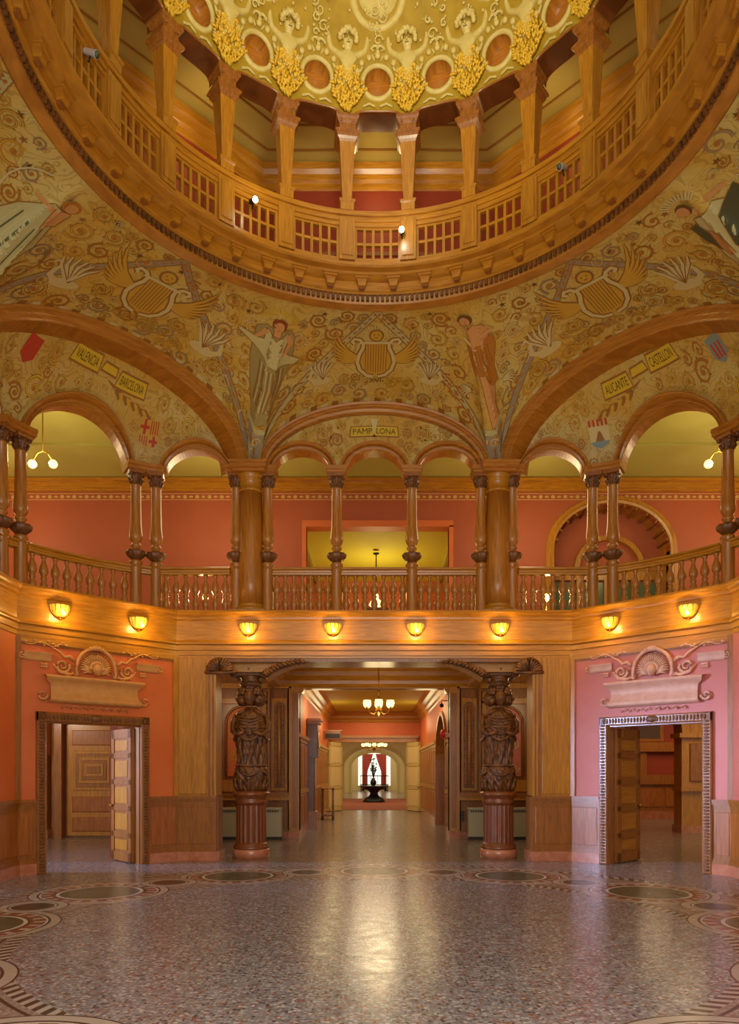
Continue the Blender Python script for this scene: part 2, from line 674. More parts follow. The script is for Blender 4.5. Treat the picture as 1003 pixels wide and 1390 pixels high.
# ---- side (west / east) walls of the rotunda
for side in (-1, 1):
    mb = MB()
    x = side * 5.5
    x0, x1 = (x - .25, x) if side < 0 else (x, x + .25)
    if side < 0:      # the west side has the tall daylight opening
        mb.box(x0, x1, 9.9, 11.17, 0, 3.72, 'terra')
        mb.box(x0, x1, 3.4, 6.9, 0, 3.72, 'terra')
    else:
        mb.box(x0, x1, 3.4, 11.17, 0, 3.72, 'daylit')
    mb.X = Matrix.Translation((x, 0, 0)) @ Matrix.Rotation(R_(-90 * side), 4, 'Z') @ Matrix.Diagonal((side, 1, 1, 1))
    # local x here: -11.17 .. -3.4
    runs = [(-11.2, -9.95), (-6.85, -3.4)] if side < 0 else [(-11.2, -3.4)]
    for a, b in runs:
        wains(mb, a, b)
    if side < 0:
        for a in (-9.95, -6.98):
            mb.box(a, a + .13, -.08, .25, 0, 3.5, 'oak')
        mb.box(-9.95, -6.85, -.08, .25, 3.4, 3.72, 'oakh')
    struct(mb, 'wall_west' if side < 0 else 'wall_east')

# ---- south side: unseen closed wall, added to stop bright reflections in the wood
mb = MB()
mb.box(-5.5, 5.5, -1.5, -1.3, 0, 4.5, 'oakd')
for s_ in (-1, 1):
    mb.box(s_ * 5.5 - .1, s_ * 5.5 + .1, -1.5, 3.4, 0, 4.5, 'oakd')
struct(mb, 'wall_south_blocker')
# ---- gallery fascia and floor
mb = MB()
prof = [(-.45, 4.5), (.11, 4.5), (.115, 4.47), (.09, 4.45), (.075, 4.42), (.04, 4.39), (.035, 4.35), (0, 4.33), (0, 3.985), (.015, 3.975), (.03, 3.955), (.055, 3.93), (.055, 3.905), (.02, 3.885), (.02, 3.80), (.0, 3.79), (0, 3.71), (-.2, 3.71)]
mb.sweep(FASCIA, prof, 'oakh')
struct(mb, 'trim_3')
mb = MB()
OUT = [(-10, 3.4), (-10, 17.5), (10, 17.5), (10, 3.4)]
mb.slab(OUT + [(5.6, 3.4), (5.6, 11.2), (3.6, 13.2), (-3.6, 13.2), (-5.6, 11.2), (-5.6, 3.4)], 4.12, 4.49, 'ceil')
struct(mb, 'ceiling_vestibule')

# ---- north face: piers, header beam
for side in (-1, 1):
    mb = MB()
    mb.X = Matrix.Translation((side * 3.22, 13.1, 0)) @ Matrix.Diagonal((side, 1, 1, 1))
    mb.box(-.33, .36, 0, .5, 1.17, 3.70, 'oak')
    mb.bbox(-.19, .31, -.02, 0, 1.2, 3.66, 'oak', .008)
    mb.box(-.36, -.22, -.02, .5, 1.17, 3.4, 'oakd')
    mb.box(-.37, -.33, -.03, .45, 1.17, 3.40, 'oak')
    mb.box(-.30, -.27, -.035, .1, 1.17, 3.40, 'oak')
    wains(mb, -.37, .37, 'oakd', 'oakd')
    mb.box(-.38, .2, .1, .5, 0, 1.15, 'oakd')
    mb.box(-.42, .2, .02, .5, 0, .17, 'marble')
    struct(mb, 'wall_pier_' + LAB[side])
mb = MB()
mb.box(-3.57, 3.57, 13.12, 13.95, 3.66, 3.98, 'oakh')
mb.box(-3.57, 3.57, 13.16, 13.9, 3.60, 3.66, 'oakd')
for sx in (-1, 1):                       # lowered soffit of the side bays with rounded corner
    x0, x1 = sx * 1.95, sx * 3.57
    mb.box(min(x0, x1), max(x0, x1), 13.34, 13.9, 3.44, 3.62, 'oakh')
    poly = [(sx * 1.99, 3.62)] + [(sx * (1.99 - .75 * (1 - cos(a))), 3.62 - .26 * (1 - sin(a))) for a in [pi / 2 * i / 8 for i in range(8, -1, -1)]][::-1]
    pts = [(sx * 1.99, 3.30)] + [(sx * (1.99 - .8 * (i / 8) ** 1.2), 3.30 + .30 * sin(pi / 2 * i / 8)) for i in range(9)] + [(sx * 1.99, 3.62)]
    mb.prism(pts[1:], 13.35, 13.75, 'oakh')
struct(mb, 'trim_4')

# ---- vestibule back wall with corridor opening, alcove panels
VY = 17.6
mb = MB()
for side in (-1, 1):
    mb.X = Matrix.Translation((0, VY, 0)) @ Matrix.Diagonal((side, 1, 1, 1))
    mb.box(1.82, 4.8, 0, .3, 0, 4.12, 'oakd')
    mb.box(1.82, 2.06, -.10, .35, 0, 4.12, 'oak')                        # jamb pilaster
    mb.box(1.84, 1.98, -.115, 0, .25, 3.5, 'oakd')
    mb.box(1.80, 2.08, -.14, .35, 0, .18, 'marble')
    mb.box(2.06, 4.7, -.18, 0, 1.02, 1.10, 'oakd')
    mb.box(2.06, 4.7, -.14, 0, .92, 1.02, 'oak')
    mb.box(2.06, 4.7, -.06, 0, 0, .15, 'marble')
    mb.bbox(2.10, 2.50, -.05, 0, 1.15, 3.40, 'oak', .01)                 # carved strip ground
    mb.box(2.52, 2.57, -.13, 0, 1.1, 3.7, 'oakd')
    for a, b in ((2.60, 2.72), (3.70, 3.82)):
        mb.bbox(a, b, -.06, 0, 1.12, 3.55, 'oak', .01)
    mb.bbox(2.60, 3.82, -.06, 0, 3.25, 3.40, 'oak', .01)
    mb.bbox(2.60, 3.82, -.06, 0, 1.12, 1.40, 'oak', .01)
    mb.bbox(3.05, 3.36, -.05, 0, 3.42, 3.58, 'oakd', .01)
    mb.box(2.0, 4.7, -.10, 0, 3.62, 3.75, 'oak')
mb.X = Matrix.Translation((0, VY, 0))
mb.box(-1.82, 1.82, 0, .3, 3.62, 4.12, 'oakh')
mb.box(-4.7, 4.7, -.05, .1, 3.62, 3.70, 'oakh')
mb.box(-4.7, 4.7, -.10, .1, 3.98, 4.12, 'oakh')
for sx in (-1, 1):                        # quarter brackets in the corners of the opening
    pts = [(sx * 1.82, 3.62), (sx * 1.82, 3.50)] + [(sx * (1.82 - .12 * sin(a)), 3.62 - .12 * cos(a)) for a in [pi / 2 * i / 6 for i in range(7)]]
    mb.prism(pts, -.05, .3, 'oak')
struct(mb, 'wall_vestibule')
mb = MB()
for side in (-1, 1):
    mb.box(side * 4.75 - .05, side * 4.75 + .05, 13.6, 17.6, 0, 4.12, 'oakd')
struct(mb, 'wall_vestibule_side')
# coffered cornice of the vestibule ceiling
mb = MB()
mb.sweep([(-2.25, 13.9), (-2.25, 17.5), (2.25, 17.5), (2.25, 13.9)], [(-.2, 3.62), (0, 3.66), (.05, 3.72), (.06, 3.8), (.20, 3.9), (.22, 4.0), (.34, 4.06), (.36, 4.12), (-.2, 4.12)], 'oakh')
struct(mb, 'trim_5')

# ---- corridor
CW = 1.9
CE = 30.3
mb = MB()
ARC0, ARC1 = 18.9, 21.9           # arched recess in the east wall
for side in (-1, 1):
    mb.X = Matrix.Translation((side * CW, 0, 0)) @ Matrix.Rotation(R_(-90 * side), 4, 'Z') @ Matrix.Diagonal((side, 1, 1, 1))
    segs = [(-CE, -VY)] if side < 0 else [(-CE, -ARC1), (-ARC0, -VY)]
    for a, b in segs:
        mb.box(a, b, 0, .2, 0, 4.12, 'terra')
        mb.box(a, b, -.05, .1, 0, .2, 'marble')
        mb.box(a, b, -.03, .1, .2, 2.4, 'oakd')
        mb.box(a, b, -.07, .1, 1.05, 1.15, 'oak')
        mb.box(a, b, -.05, .1, 2.36, 2.46, 'oak')
        mb.box(a, b, -.09, .1, 2.46, 2.55, 'oak')
        n = max(1, int((b - a) / .8))
        for i in range(n):
            u0 = a + (b - a) * i / n + .06
            u1 = a + (b - a) * (i + 1) / n - .06
            mb.bbox(u0, u1, -.045, 0, .28, 1.0, 'panel', .012)
            mb.bbox(u0, u1, -.045, 0, 1.22, 2.3, 'panel', .012)
struct(mb, 'wall_corridor')
mb = MB()
mb.X = Matrix.Translation((CW, 0, 0)) @ Matrix.Rotation(R_(-90), 4, 'Z')
mid = -(ARC0 + ARC1) / 2
hw = (ARC1 - ARC0) / 2
arcpts = [(mid + hw * cos(pi * i / 20), 1.95 + 1.25 * sin(pi * i / 20)) for i in range(21)]
poly = [(mid + hw, 4.12), (mid + hw, 1.95)] + arcpts[1:-1] + [(mid - hw, 1.95), (mid - hw, 4.12)]
mb.prism(poly, 0, .2, 'terra')
rows = []
for d, y in ((0, .5), (0, -.06), (.12, -.06), (.14, 0)):
    rows.append([(mid + (hw - .02 + d) * cos(pi * i / 20), y, 1.95 + (1.23 + d) * sin(pi * i / 20)) for i in range(21)])
mb.grid(rows, 'oakd', False)
for sx in (-1, 1):
    mb.box(*sorted((mid + sx * (hw - .02), mid + sx * (hw + .14))), -.06, .5, 0, 1.95, 'oakd')
mb.box(mid - hw, mid + hw, .5, .6, 0, 3.4, 'carved')
struct(mb, 'wall_corridor_arch')
mb = MB()
mb.slab([(-CW, VY + .25), (CW, VY + .25), (CW, CE), (-CW, CE)], 4.12, 4.2, 'ceily')
struct(mb, 'ceiling_corridor')
mb = MB()
mb.sweep([(-CW, VY + .3), (-CW, CE), (CW, CE), (CW, VY + .3)], [(0, 3.66), (.03, 3.7), (.05, 3.78), (.12, 3.84), (.14, 3.94), (.24, 4.0), (.28, 4.06), (.34, 4.12), (0, 4.12)], 'oakh')
struct(mb, 'trim_6')
mb = MB()                                  # end wall with door opening to the lobby
DO = 1.38
mb.box(-CW, -DO, CE, CE + .25, 0, 4.12, 'terra')
mb.box(DO, CW, CE, CE + .25, 0, 4.12, 'terra')
mb.box(-DO, DO, CE, CE + .25, 2.85, 4.12, 'terra')
mb.box(-CW, -DO, CE - .05, CE, 0, 2.85, 'oakd')
mb.box(DO, CW, CE - .05, CE, 0, 2.85, 'oakd')
mb.box(-1.78, 1.78, CE - .08, CE, 2.85, 3.02, 'oakh')
mb.box(-1.85, 1.85, CE - .16, CE, 3.02, 3.12, 'oakh')
struct(mb, 'wall_corridor_end')

# ---- lobby beyond the corridor
mb = MB()
mb.slab([(-7, CE), (7, CE), (7, 62.2), (-7, 62.2)], -.2, -.002, 'floor')
struct(mb, 'floor_lobby')
mb = MB()
mb.slab([(-2.6, CE + .3), (2.6, CE + .3), (2.6, 43.5), (-2.6, 43.5)], -.001, .012, 'carpet')
tag(mb.build('carpet_runner'), 'rust red carpet under the dark round table in the far lobby', 'carpet')


def arch_wall(mb, y, hw, zs, zt, W, H, mat, trimmat, th=.6, band=.22):
    a = [(hw * cos(pi * i / 24), zs + (zt - zs) * sin(pi * i / 24)) for i in range(25)]
    mb.prism([(W, 0), (W, H), (-W, H), (-W, 0), (-hw, 0)] + a[::-1] + [(hw, 0)], y, y + th, mat)
    rows = []
    for d, e in ((-.03, .3), (-.03, -.05), (.08, -.07), (.1, -.03), (band, -.03), (band + .02, 0)):
        rows.append([(-(hw + d), y + e, 0)] + [(-(hw + d) * cos(pi * i / 24), y + e, zs + (zt - zs + d) * sin(pi * i / 24)) for i in range(25)] + [(hw + d, y + e, 0)])
    mb.grid(rows, trimmat, False)


mb = MB()
arch_wall(mb, 44, 1.85, 1.9, 3.1, 7, 4.4, 'cream', 'creamd')
struct(mb, 'wall_lobby_arch')
mb = MB()
arch_wall(mb, 56, 1.75, 2.0, 3.1, 7, 4.4, 'cream', 'creamd')
struct(mb, 'wall_lobby_inner_arch')
mb = MB()
mb.box(-7.1, -7, CE, 62, 0, 4.4, 'cream')
mb.box(7, 7.1, CE, 62, 0, 4.4, 'cream')
mb.box(-7, 7, CE, 62, 4.4, 4.5, 'cream')
mb.box(-7, -CW, CE + .25, CE + .4, 0, 4.4, 'cream')
mb.box(CW, 7, CE + .25, CE + .4, 0, 4.4, 'cream')
mb.box(-7, 7, CE + .25, CE + .4, 4.12, 4.4, 'cream')
for a, b in ((-7, -1.38), (-1.05, -.85), (.85, 1.05), (1.38, 7)):
    mb.box(a, b, 62, 62.2, 0, 4.4, 'cream')
mb.box(-1.4, 1.4, 62, 62.2, 3.3, 4.4, 'cream')
mb.box(-1.4, 1.4, 62, 62.2, 0, .45, 'cream')
struct(mb, 'wall_lobby')
mb = MB()
mb.box(-1.4, 1.4, 62.22, 62.26, .4, 3.4, 'daywin')
struct(mb, 'window_1')

# ---- rooms behind the two diagonal doors
for side in (-1, 1):
    mb = MB()
    s = side
    mb.X = Matrix.Diagonal((s, 1, 1, 1))
    Yb = 17.9 if s < 0 else 25.0
    mb.box(4.8, 13, Yb, Yb + .2, 0, 3.9, 'reddark')
    mb.box(12.9, 13, 11, Yb, 0, 3.9, 'reddark')
    mb.box(4.8, 4.95, 13.6, Yb, 0, 3.9, 'reddark')
    if s > 0:   # wood dado, cornice, red panels, clerestory light
        mb.box(4.8, 13, Yb - .1, Yb, 0, .25, 'marble')
        mb.box(4.8, 13, Yb - .06, Yb, .25, 1.2, 'oakd')
        for i in range(8):
            mb.bbox(5.0 + i, 5.9 + i, Yb - .085, Yb - .05, .4, 1.05, 'panel', .015)
        mb.box(4.8, 13, Yb - .16, Yb, 1.18, 1.5, 'oakd')
        for i in range(6):
            mb.box(5.2 + i * 1.31, 5.42 + i * 1.31, Yb - .1, Yb, 1.5, 2.3, 'oakd')
        mb.box(4.8, 13, Yb - .2, Yb, 2.3, 2.62, 'oakd')
        mb.bbox(8.55, 9.95, Yb - .12, Yb, 2.62, 3.5, 'oakd', .03)
        mb.box(8.7, 9.8, Yb - .13, Yb - .1, 2.75, 3.3, 'darkglass')
        # oak arch on pier, near the door
        mb.box(8.05, 9.6, 19.0, 19.5, 0, 2.5, 'oak')
        mb.bbox(8.25, 8.95, 18.95, 19.0, 1.35, 2.35, 'oakd', .02)
        mb.box(8.0, 9.6, 18.9, 19.5, 1.1, 1.2, 'oak')
        mb.box(8.0, 9.6, 18.9, 19.5, 0, .2, 'marble')
        mb.box(7.95, 9.6, 18.88, 19.5, 2.5, 2.62, 'oak')
        rows = []
        for d, e in ((0, 19.5), (0, 18.95), (.18, 18.92), (.24, 19.0)):
            rows.append([(6.9 + (1.15 + d) * cos(pi * i / 16), e, 2.62 + (1.05 + d) * sin(pi * i / 16)) for i in range(17)])
        mb.grid(rows, 'oak', False)
        mb.prism([(8.05, 2.62)] + [(6.9 + 1.15 * cos(pi * i / 16), 2.62 + 1.05 * sin(pi * i / 16)) for i in range(9)] + [(6.9, 3.9), (9.6, 3.9), (9.6, 2.62)], 19.05, 19.45, 'oak')
    else:       # west room: panelled door wall
        mb.box(5.75, 7.9, Yb - .14, Yb, 0, 2.95, 'oakd')
        mb.box(5.7, 7.95, Yb - .2, Yb, 2.8, 2.95, 'oak')
        mb.box(7.55, 7.72, Yb - .4, Yb, 0, 3.1, 'oakd')
        mb.box(7.95, 8.15, Yb - .3, Yb, 0, 3.2, 'oak')                    # pilaster with console
        mb.box(7.92, 8.18, Yb - .42, Yb, 2.0, 2.95, 'relief')
        mb.box(7.9, 8.2, Yb - .36, Yb, 0, .2, 'marble')
        mb.box(8.2, 13, Yb - .08, Yb, 0, .95, 'oakd')
    struct(mb, 'wall_side_room' if s < 0 else 'wall_parlor')
    mb = MB()
    mb.slab([(s * 4.0, 13.7), (s * 4.0, Yb), (s * 13, Yb), (s * 13, 11.4), (s * 6.0, 11.4), (s * 5.8, 11.5), (s * 4.1, 13.2)], 3.9, 4.1, 'ceil')
    struct(mb, 'ceiling_side_room' if s < 0 else 'ceiling_parlor')

# ---- gallery back wall with the wide opening
GY = 17.5
mb = MB()
ox0, ox1, oz = -1.64, 1.80, 7.53
ax, aw = 5.72, 1.40               # round arch in the east part
asp, ari = 6.95, 1.12
for a, b in ((-10, ox0), (ox1, ax - aw)):
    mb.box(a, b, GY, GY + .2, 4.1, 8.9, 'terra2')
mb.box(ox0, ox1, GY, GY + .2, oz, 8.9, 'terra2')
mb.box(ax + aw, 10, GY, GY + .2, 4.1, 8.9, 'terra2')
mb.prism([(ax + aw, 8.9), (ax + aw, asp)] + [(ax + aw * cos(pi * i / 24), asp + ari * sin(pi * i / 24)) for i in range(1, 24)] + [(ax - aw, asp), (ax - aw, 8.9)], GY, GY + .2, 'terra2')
mb.box(-10, 10, GY - .05, GY, 8.36, 8.42, 'oakh')
mb.box(-10, 10, GY - .10, GY, 8.42, 8.56, 'oakh')
mb.box(-10, 10, GY - .18, GY, 8.56, 8.64, 'oakh')
mb.box(-10, 10, GY - .04, GY, 4.49, 5.4, 'oakd')
for i in range(130):               # stencilled frieze
    x = -9.6 + i * .148
    mb.ball((x, GY - .001, 8.24), .05, 'stencil', 8, 4, (1.1, .08, .55 if i % 2 else .9))
mb.box(-10, 10, GY - .006, GY, 8.305, 8.32, 'stencil')
mb.box(-10, 10, GY - .006, GY, 8.16, 8.175, 'stencil')
struct(mb, 'wall_gallery')
mb = MB()                          # opening casing and room behind
mb.box(ox0 - .1, ox0, GY - .06, GY + .3, 4.5, oz - .03, 'terra')
mb.box(ox1, ox1 + .1, GY - .06, GY + .3, 4.5, oz - .001, 'terra')
mb.box(ox0 - .1, ox1 + .1, GY - .06, GY + .3, oz - .03, oz + .12, 'terra')
struct(mb, 'trim_7')
mb = MB()
mb.box(-2.6, 2.76, 22.6, 22.8, 4.4, 7.55, 'terra')
mb.box(-2.6, 2.76, 22.5, 22.6, 4.4, 5.1, 'cream')
mb.box(-2.7, -2.6, GY + .2, 22.7, 4.4, 7.55, 'terra')
mb.box(2.76, 2.86, GY + .2, 22.7, 4.4, 7.5, 'terra')
struct(mb, 'wall_upper_room')
mb = MB()
mb.box(-2.7, 2.86, GY + .2, 22.7, 7.53, 7.6, 'ceily')
for x in (-2.0, -1.8, 1.95, 2.15):
    mb.box(x, x + .07, GY + .2, 22.6, 7.45, 7.53, 'ceil')
struct(mb, 'ceiling_upper_room')
mb = MB()
rows = []
for d, e in ((0, .55), (0, -.08), (.06, -.10), (.10, -.05), (.18, -.05), (.2, 0)):
    rows.append([(ax - (aw + d), GY + e, 4.5)] + [(ax - (aw + d) * cos(pi * i / 28), GY + e, asp + (ari + d) * sin(pi * i / 28)) for i in range(29)] + [(ax + (aw + d), GY + e, 4.5)])
mb.grid(rows, 'oak', False)
for i in range(1, 14):             # coffers under the arch
    a = pi * i / 14
    c_ = Vector((ax - (aw - .02) * cos(a), GY + .25, asp + (ari - .02) * sin(a)))
    mb.X = Matrix.Translation(c_) @ Matrix.Rotation(a - pi / 2 if False else -(pi / 2 - a), 4, 'Y')
    mb.box(-.02, .02, -.3, .3, -.05, .03, 'oakd')
mb.X = Matrix.Identity(4)
mb.box(ax - 1.5, ax + 1.5, GY + .55, GY + .65, 4.4, 8.2, 'terra2')
mb.box(ax - 1.4, ax + 1.4, GY + .45, GY + .55, 6.35, 6.62, 'oak')
mb.box(ax - 1.4, ax + 1.4, GY + .42, GY + .55, 6.58, 6.66, 'oakh')
for d, e in ((0, 0),):
    rows = []
    for dd, ee in ((0, .55), (0, .42), (.12, .42), (.14, .55)):
        rows.append([(ax + .1 - (.75 + dd) * cos(pi * i / 24), GY + ee, 6.62 + (.72 + dd) * sin(pi * i / 24)) for i in range(25)])
    mb.grid(rows, 'oak', False)
for i in range(5):
    mb.box(ax - 1.4 + i * .68, ax - 1.28 + i * .68, GY + .43, GY + .55, 4.5, 6.4, 'oak')
for i in range(4):
    mb.box(ax - 1.28 + i * .68, ax - .72 + i * .68, GY + .5, GY + .56, 4.6, 6.3, 'greenglass')
struct(mb, 'door_3')

# gallery side walls + ceiling
mb = MB()
for s in (-1, 1):
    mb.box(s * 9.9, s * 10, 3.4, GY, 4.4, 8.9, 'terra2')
struct(mb, 'wall_gallery_side')

# arcade plan, measured from the north big column outwards (rel. to rotunda centre, x mirrored by side)
AP = [(2.3, 5.96), (4.06, 5.96), (4.39, 5.81)]
for i in range(1, 9):
    t = i / 8
    x, y = 4.39 + 1.42 * t, 5.81 - 1.42 * t
    bow = .13 * 4 * t * (1 - t)
    AP.append((x + .707 * bow, y + .707 * bow))
AP += [(5.96, 4.06), (5.96, 2.3)]
AL = [0]
for i in range(1, len(AP)):
    AL.append(AL[-1] + (Vector(AP[i]) - Vector(AP[i - 1])).length)
ALT = AL[-1]


def arc_plan(s):
    s = max(0, min(ALT, s))
    i = 0
    while i < len(AL) - 2 and AL[i + 1] < s:
        i += 1
    f = (s - AL[i]) / (AL[i + 1] - AL[i])
    a, b = Vector(AP[i]), Vector(AP[i + 1])
    p = a.lerp(b, f)

    def nrm(k):
        k = max(0, min(len(AP) - 2, k))
        d = (Vector(AP[k + 1]) - Vector(AP[k])).normalized()
        return Vector((d.y, -d.x))
    n = nrm(i)
    if f > .5:
        n = n.lerp((n + nrm(i + 1)) / 2, (f - .5) * 2) if i + 1 < len(AP) - 1 else n
    else:
        n = n.lerp((n + nrm(i - 1)) / 2, (.5 - f) * 2) if i > 0 else n
    n = n.normalized()
    if n.dot(p) > 0:
        n = -n
    return p, n


def za_diag(s):
    u = (s / ALT - .5) * 2 * 2.585
    q = 1 - (u / 2.34) ** 2
    return ZS + 1.30 * sqrt(q) if q > 0 else ZS


def T_diag(side):
    def f(s, d, z):
        p, n = arc_plan(s)
        za = za_diag(s)
        w_ = 0
        if z > ZS and za > ZS + .02:
            w_ = min(1.0, (z - ZS) / (za - ZS)) ** 2.2
        u = s / ALT
        q = Vector((2.3 + 3.66 * u + .30, 5.96 - 3.66 * u + .30))
        p = (p - n * .08).lerp(q, w_) + n * d
        return (side * p.x, CY + p.y, z)
    return f


def T_front(s, d, z):
    return (s, 13.58 - d, z)


def za_front(s):
    q = 1 - (s / 1.99) ** 2
    return ZS + 1.07 * sqrt(q) if q > 0 else ZS


PROF_A = [(0, -.26), (0, .03), (.06, .06), (.14, .06), (.17, .03), (.45, .04), (.50, .07), (.56, .055), (.62, .09), (.78, .12), (.90, .12), (1, .09), (1, -.02)]


def archivolt(mb, T, sc, a, r, wd, wr, mat, seg=28):
    rows = []
    for t, d in PROF_A:
        rows.append([T(sc - (a + wd * t) * cos(pi * i / seg), d, ZS - .02 + (r + wr * t) * sin(pi * i / seg)) for i in range(seg + 1)])
    mb.grid(rows, mat, False)


def tympanum(mb, T, s0, s1, arches, za, mat, n=150):
    rows = []
    for i in range(n + 1):
        s = s0 + (s1 - s0) * i / n
        zb = ZS - .1
        for sc, A, Rr in arches:
            q = 1 - ((s - sc) / (A - .02)) ** 2
            if q > 0:
                zb = max(zb, ZS + (Rr - .03) * sqrt(q))
        zt = max(za(s), zb)
        rows.append([T(s, 0, zb + (zt - zb) * k / 12) for k in range(13)])
    mb.grid(rows, mat, True)


FRONT_ARCH = [(-1.36, .655, .56), (0, .655, .56), (1.36, .655, .56)]
DIAG_ARCH = [(1.015, .70, .56), (ALT / 2, 1.0, .86), (ALT - 1.015, .70, .56)]


# ================================================================ ARCADES, VAULT, RING, DOME
mb = MB()
for sc, A, Rr in FRONT_ARCH:
    archivolt(mb, T_front, sc, A - .135, Rr - .17, .135, .17, 'oakr')
struct(mb, 'trim_8')
for side in (-1, 1):
    mb = MB()
    for sc, A, Rr in DIAG_ARCH:
        archivolt(mb, T_diag(side), sc, A - .14, Rr - .17, .14, .17, 'oakr')
    struct(mb, 'trim_9' if side < 0 else 'trim_10')


def big_arch(mb, ang, R0, a, h, depth):
    """big oak arch standing on a chord of the octagon; ang in degrees"""
    n = Vector((sin(R_(ang)), cos(R_(ang))))
    t = Vector((n.y, -n.x))
    prof = [(0, depth), (0, .02), (.02, -.02), (.07, -.03), (.085, -.06), (.12, -.06), (.13, -.09), (.17, -.10), (.19, -.07), (.19, .1)]
    rows = []
    seg = 56
    for d, e in prof:
        row = []
        for i in range(seg + 1):
            f = pi * i / seg
            u = -(a - .19 + d) * cos(f)
            z = ZS - .02 + (h - .19 + d) * sin(f)
            p = n * (R0 + e) + t * u
            row.append((p.x, CY + p.y, z))
        rows.append(row)
    mb.grid(rows, 'oakr', False)


for i, (ang, R0, a, h, dep) in enumerate(((0, CEN_R, 2.19, 1.26, .16), (-45, DIA_R, 2.54, 1.50, .62), (45, DIA_R, 2.54, 1.50, .62), (-90, CEN_R, 2.19, 1.26, .3), (90, CEN_R, 2.19, 1.26, .3))):
    mb = MB()
    big_arch(mb, ang, R0, a, h, dep)
    struct(mb, 'trim_%d' % (11 + i))


# ---------------- painting on the curved plaster
class Paint:
    """draws flat strokes and fills on a surface given by S(x, y, off)"""

    def __init__(s, mb, S):
        s.mb, s.S = mb, S
        s.lay = 0.005

    def stroke(s, pts, wd, col, lay=None):
        l = s.lay if lay is None else lay
        n = len(pts)
        if n < 2:
            return
        rows = [[], []]
        for i, (x, y) in enumerate(pts):
            x0, y0 = pts[max(0, i - 1)]
            x1, y1 = pts[min(n - 1, i + 1)]
            dx, dy = x1 - x0, y1 - y0
            L = sqrt(dx * dx + dy * dy) or 1
            w_ = (wd[i] if isinstance(wd, (list, tuple)) else wd) / 2
            nx, ny = -dy / L * w_, dx / L * w_
            rows[0].append(s.S(x + nx, y + ny, l))
            rows[1].append(s.S(x - nx, y - ny, l))
        s.mb.grid(rows, 'p_' + col, False)

    def fill(s, poly, col, lay=None, mx=.06):
        l = s.lay if lay is None else lay
        tris = [[poly[i] for i in t] for t in tessellate_polygon([[Vector((x, y, 0)) for x, y in poly]])]
        out = []
        while tris:
            t = tris.pop()
            L = [((t[i][0] - t[(i + 1) % 3][0]) ** 2 + (t[i][1] - t[(i + 1) % 3][1]) ** 2) for i in range(3)]
            k = max(range(3), key=lambda q: L[q])
            if L[k] > mx * mx:
                m = ((t[k][0] + t[(k + 1) % 3][0]) / 2, (t[k][1] + t[(k + 1) % 3][1]) / 2)
                tris.append([t[k], m, t[(k + 2) % 3]])
                tris.append([m, t[(k + 1) % 3], t[(k + 2) % 3]])
            else:
                out.append(t)
        for t in out:
            s.mb.add([s.S(x, y, l) for x, y in t], [(0, 1, 2)], 'p_' + col)

    def fig(s, poly, col, lay=None):
        lay = s.lay if lay is None else lay
        s.fill(poly, col, lay)
        q = []
        for i in range(len(poly)):
            (x0, y0), (x1, y1) = poly[i], poly[(i + 1) % len(poly)]
            q += [(x0 + (x1 - x0) * k / 3, y0 + (y1 - y0) * k / 3) for k in range(3)]
        s.stroke(q + [q[0]], .014, 'brown', lay + .001)

    def ell(s, x, y, a, b, col, lay=None, rot=0, n=14):
        c, d = cos(rot), sin(rot)
        s.fill([(x + a * cos(2 * pi * i / n) * c - b * sin(2 * pi * i / n) * d, y + a * cos(2 * pi * i / n) * d + b * sin(2 * pi * i / n) * c) for i in range(n)], col, lay)

    def spiral(s, x, y, R, turns=1.8, a0=0, dirn=1, col='gold', out='brown', wd=None, leaves=True):
        wd = wd or R * .16
        n = int(16 * turns) + 4
        pts, ws = [], []
        for i in range(n + 1):
            f = i / n
            r = R * (1 - .86 * f)
            a = a0 + dirn * 2 * pi * turns * f
            pts.append((x + r * cos(a), y + r * sin(a)))
            ws.append(wd * (1 - .5 * f))
        s.stroke(pts, [q * 1.9 for q in ws], out, s.lay)
        s.stroke(pts, ws, col, s.lay + .003)
        if leaves:
            for k in range(0, int(n * .62), 3):
                px_, py = pts[k]
                a = atan2(py - y, px_ - x) + dirn * .7
                l = R * .38
                q = [(px_, py), (px_ + l * .6 * cos(a + .35), py + l * .6 * sin(a + .35)), (px_ + l * cos(a), py + l * sin(a)), (px_ + l * .5 * cos(a - .4), py + l * .5 * sin(a - .4))]
                s.fill(q, out if k % 2 else col, s.lay + .001)
            s.ell(x, y, R * .2, R * .2, 'orange', s.lay + .004)
        return pts

    def star(s, x, y, r, col='brown', k=5):
        p = [(x + (r if i % 2 == 0 else r * .38) * cos(pi * i / k + .3), y + (r if i % 2 == 0 else r * .38) * sin(pi * i / k + .3)) for i in range(2 * k)]
        s.fill(p, col)

    def bandline(s, a, b, wd=.16, n=None, c1='sky', c2='brown', c3='orange'):
        (x0, y0), (x1, y1) = a, b
        L = sqrt((x1 - x0) ** 2 + (y1 - y0) ** 2)
        m = 24
        pts = [(x0 + (x1 - x0) * i / m, y0 + (y1 - y0) * i / m) for i in range(m + 1)]
        s.stroke(pts, wd, c1, s.lay)
        nx, ny = -(y1 - y0) / L, (x1 - x0) / L
        for sg in (-1, 1):
            s.stroke([(x + nx * wd * .5 * sg, y + ny * wd * .5 * sg) for x, y in pts], .02, c2, s.lay + .002)
        n = n or int(L / .17)
        for i in range(n):
            f = (i + .5) / n
            s.ell(x0 + (x1 - x0) * f, y0 + (y1 - y0) * f, .045, .03, c3, s.lay + .002, atan2(y1 - y0, x1 - x0), 8)

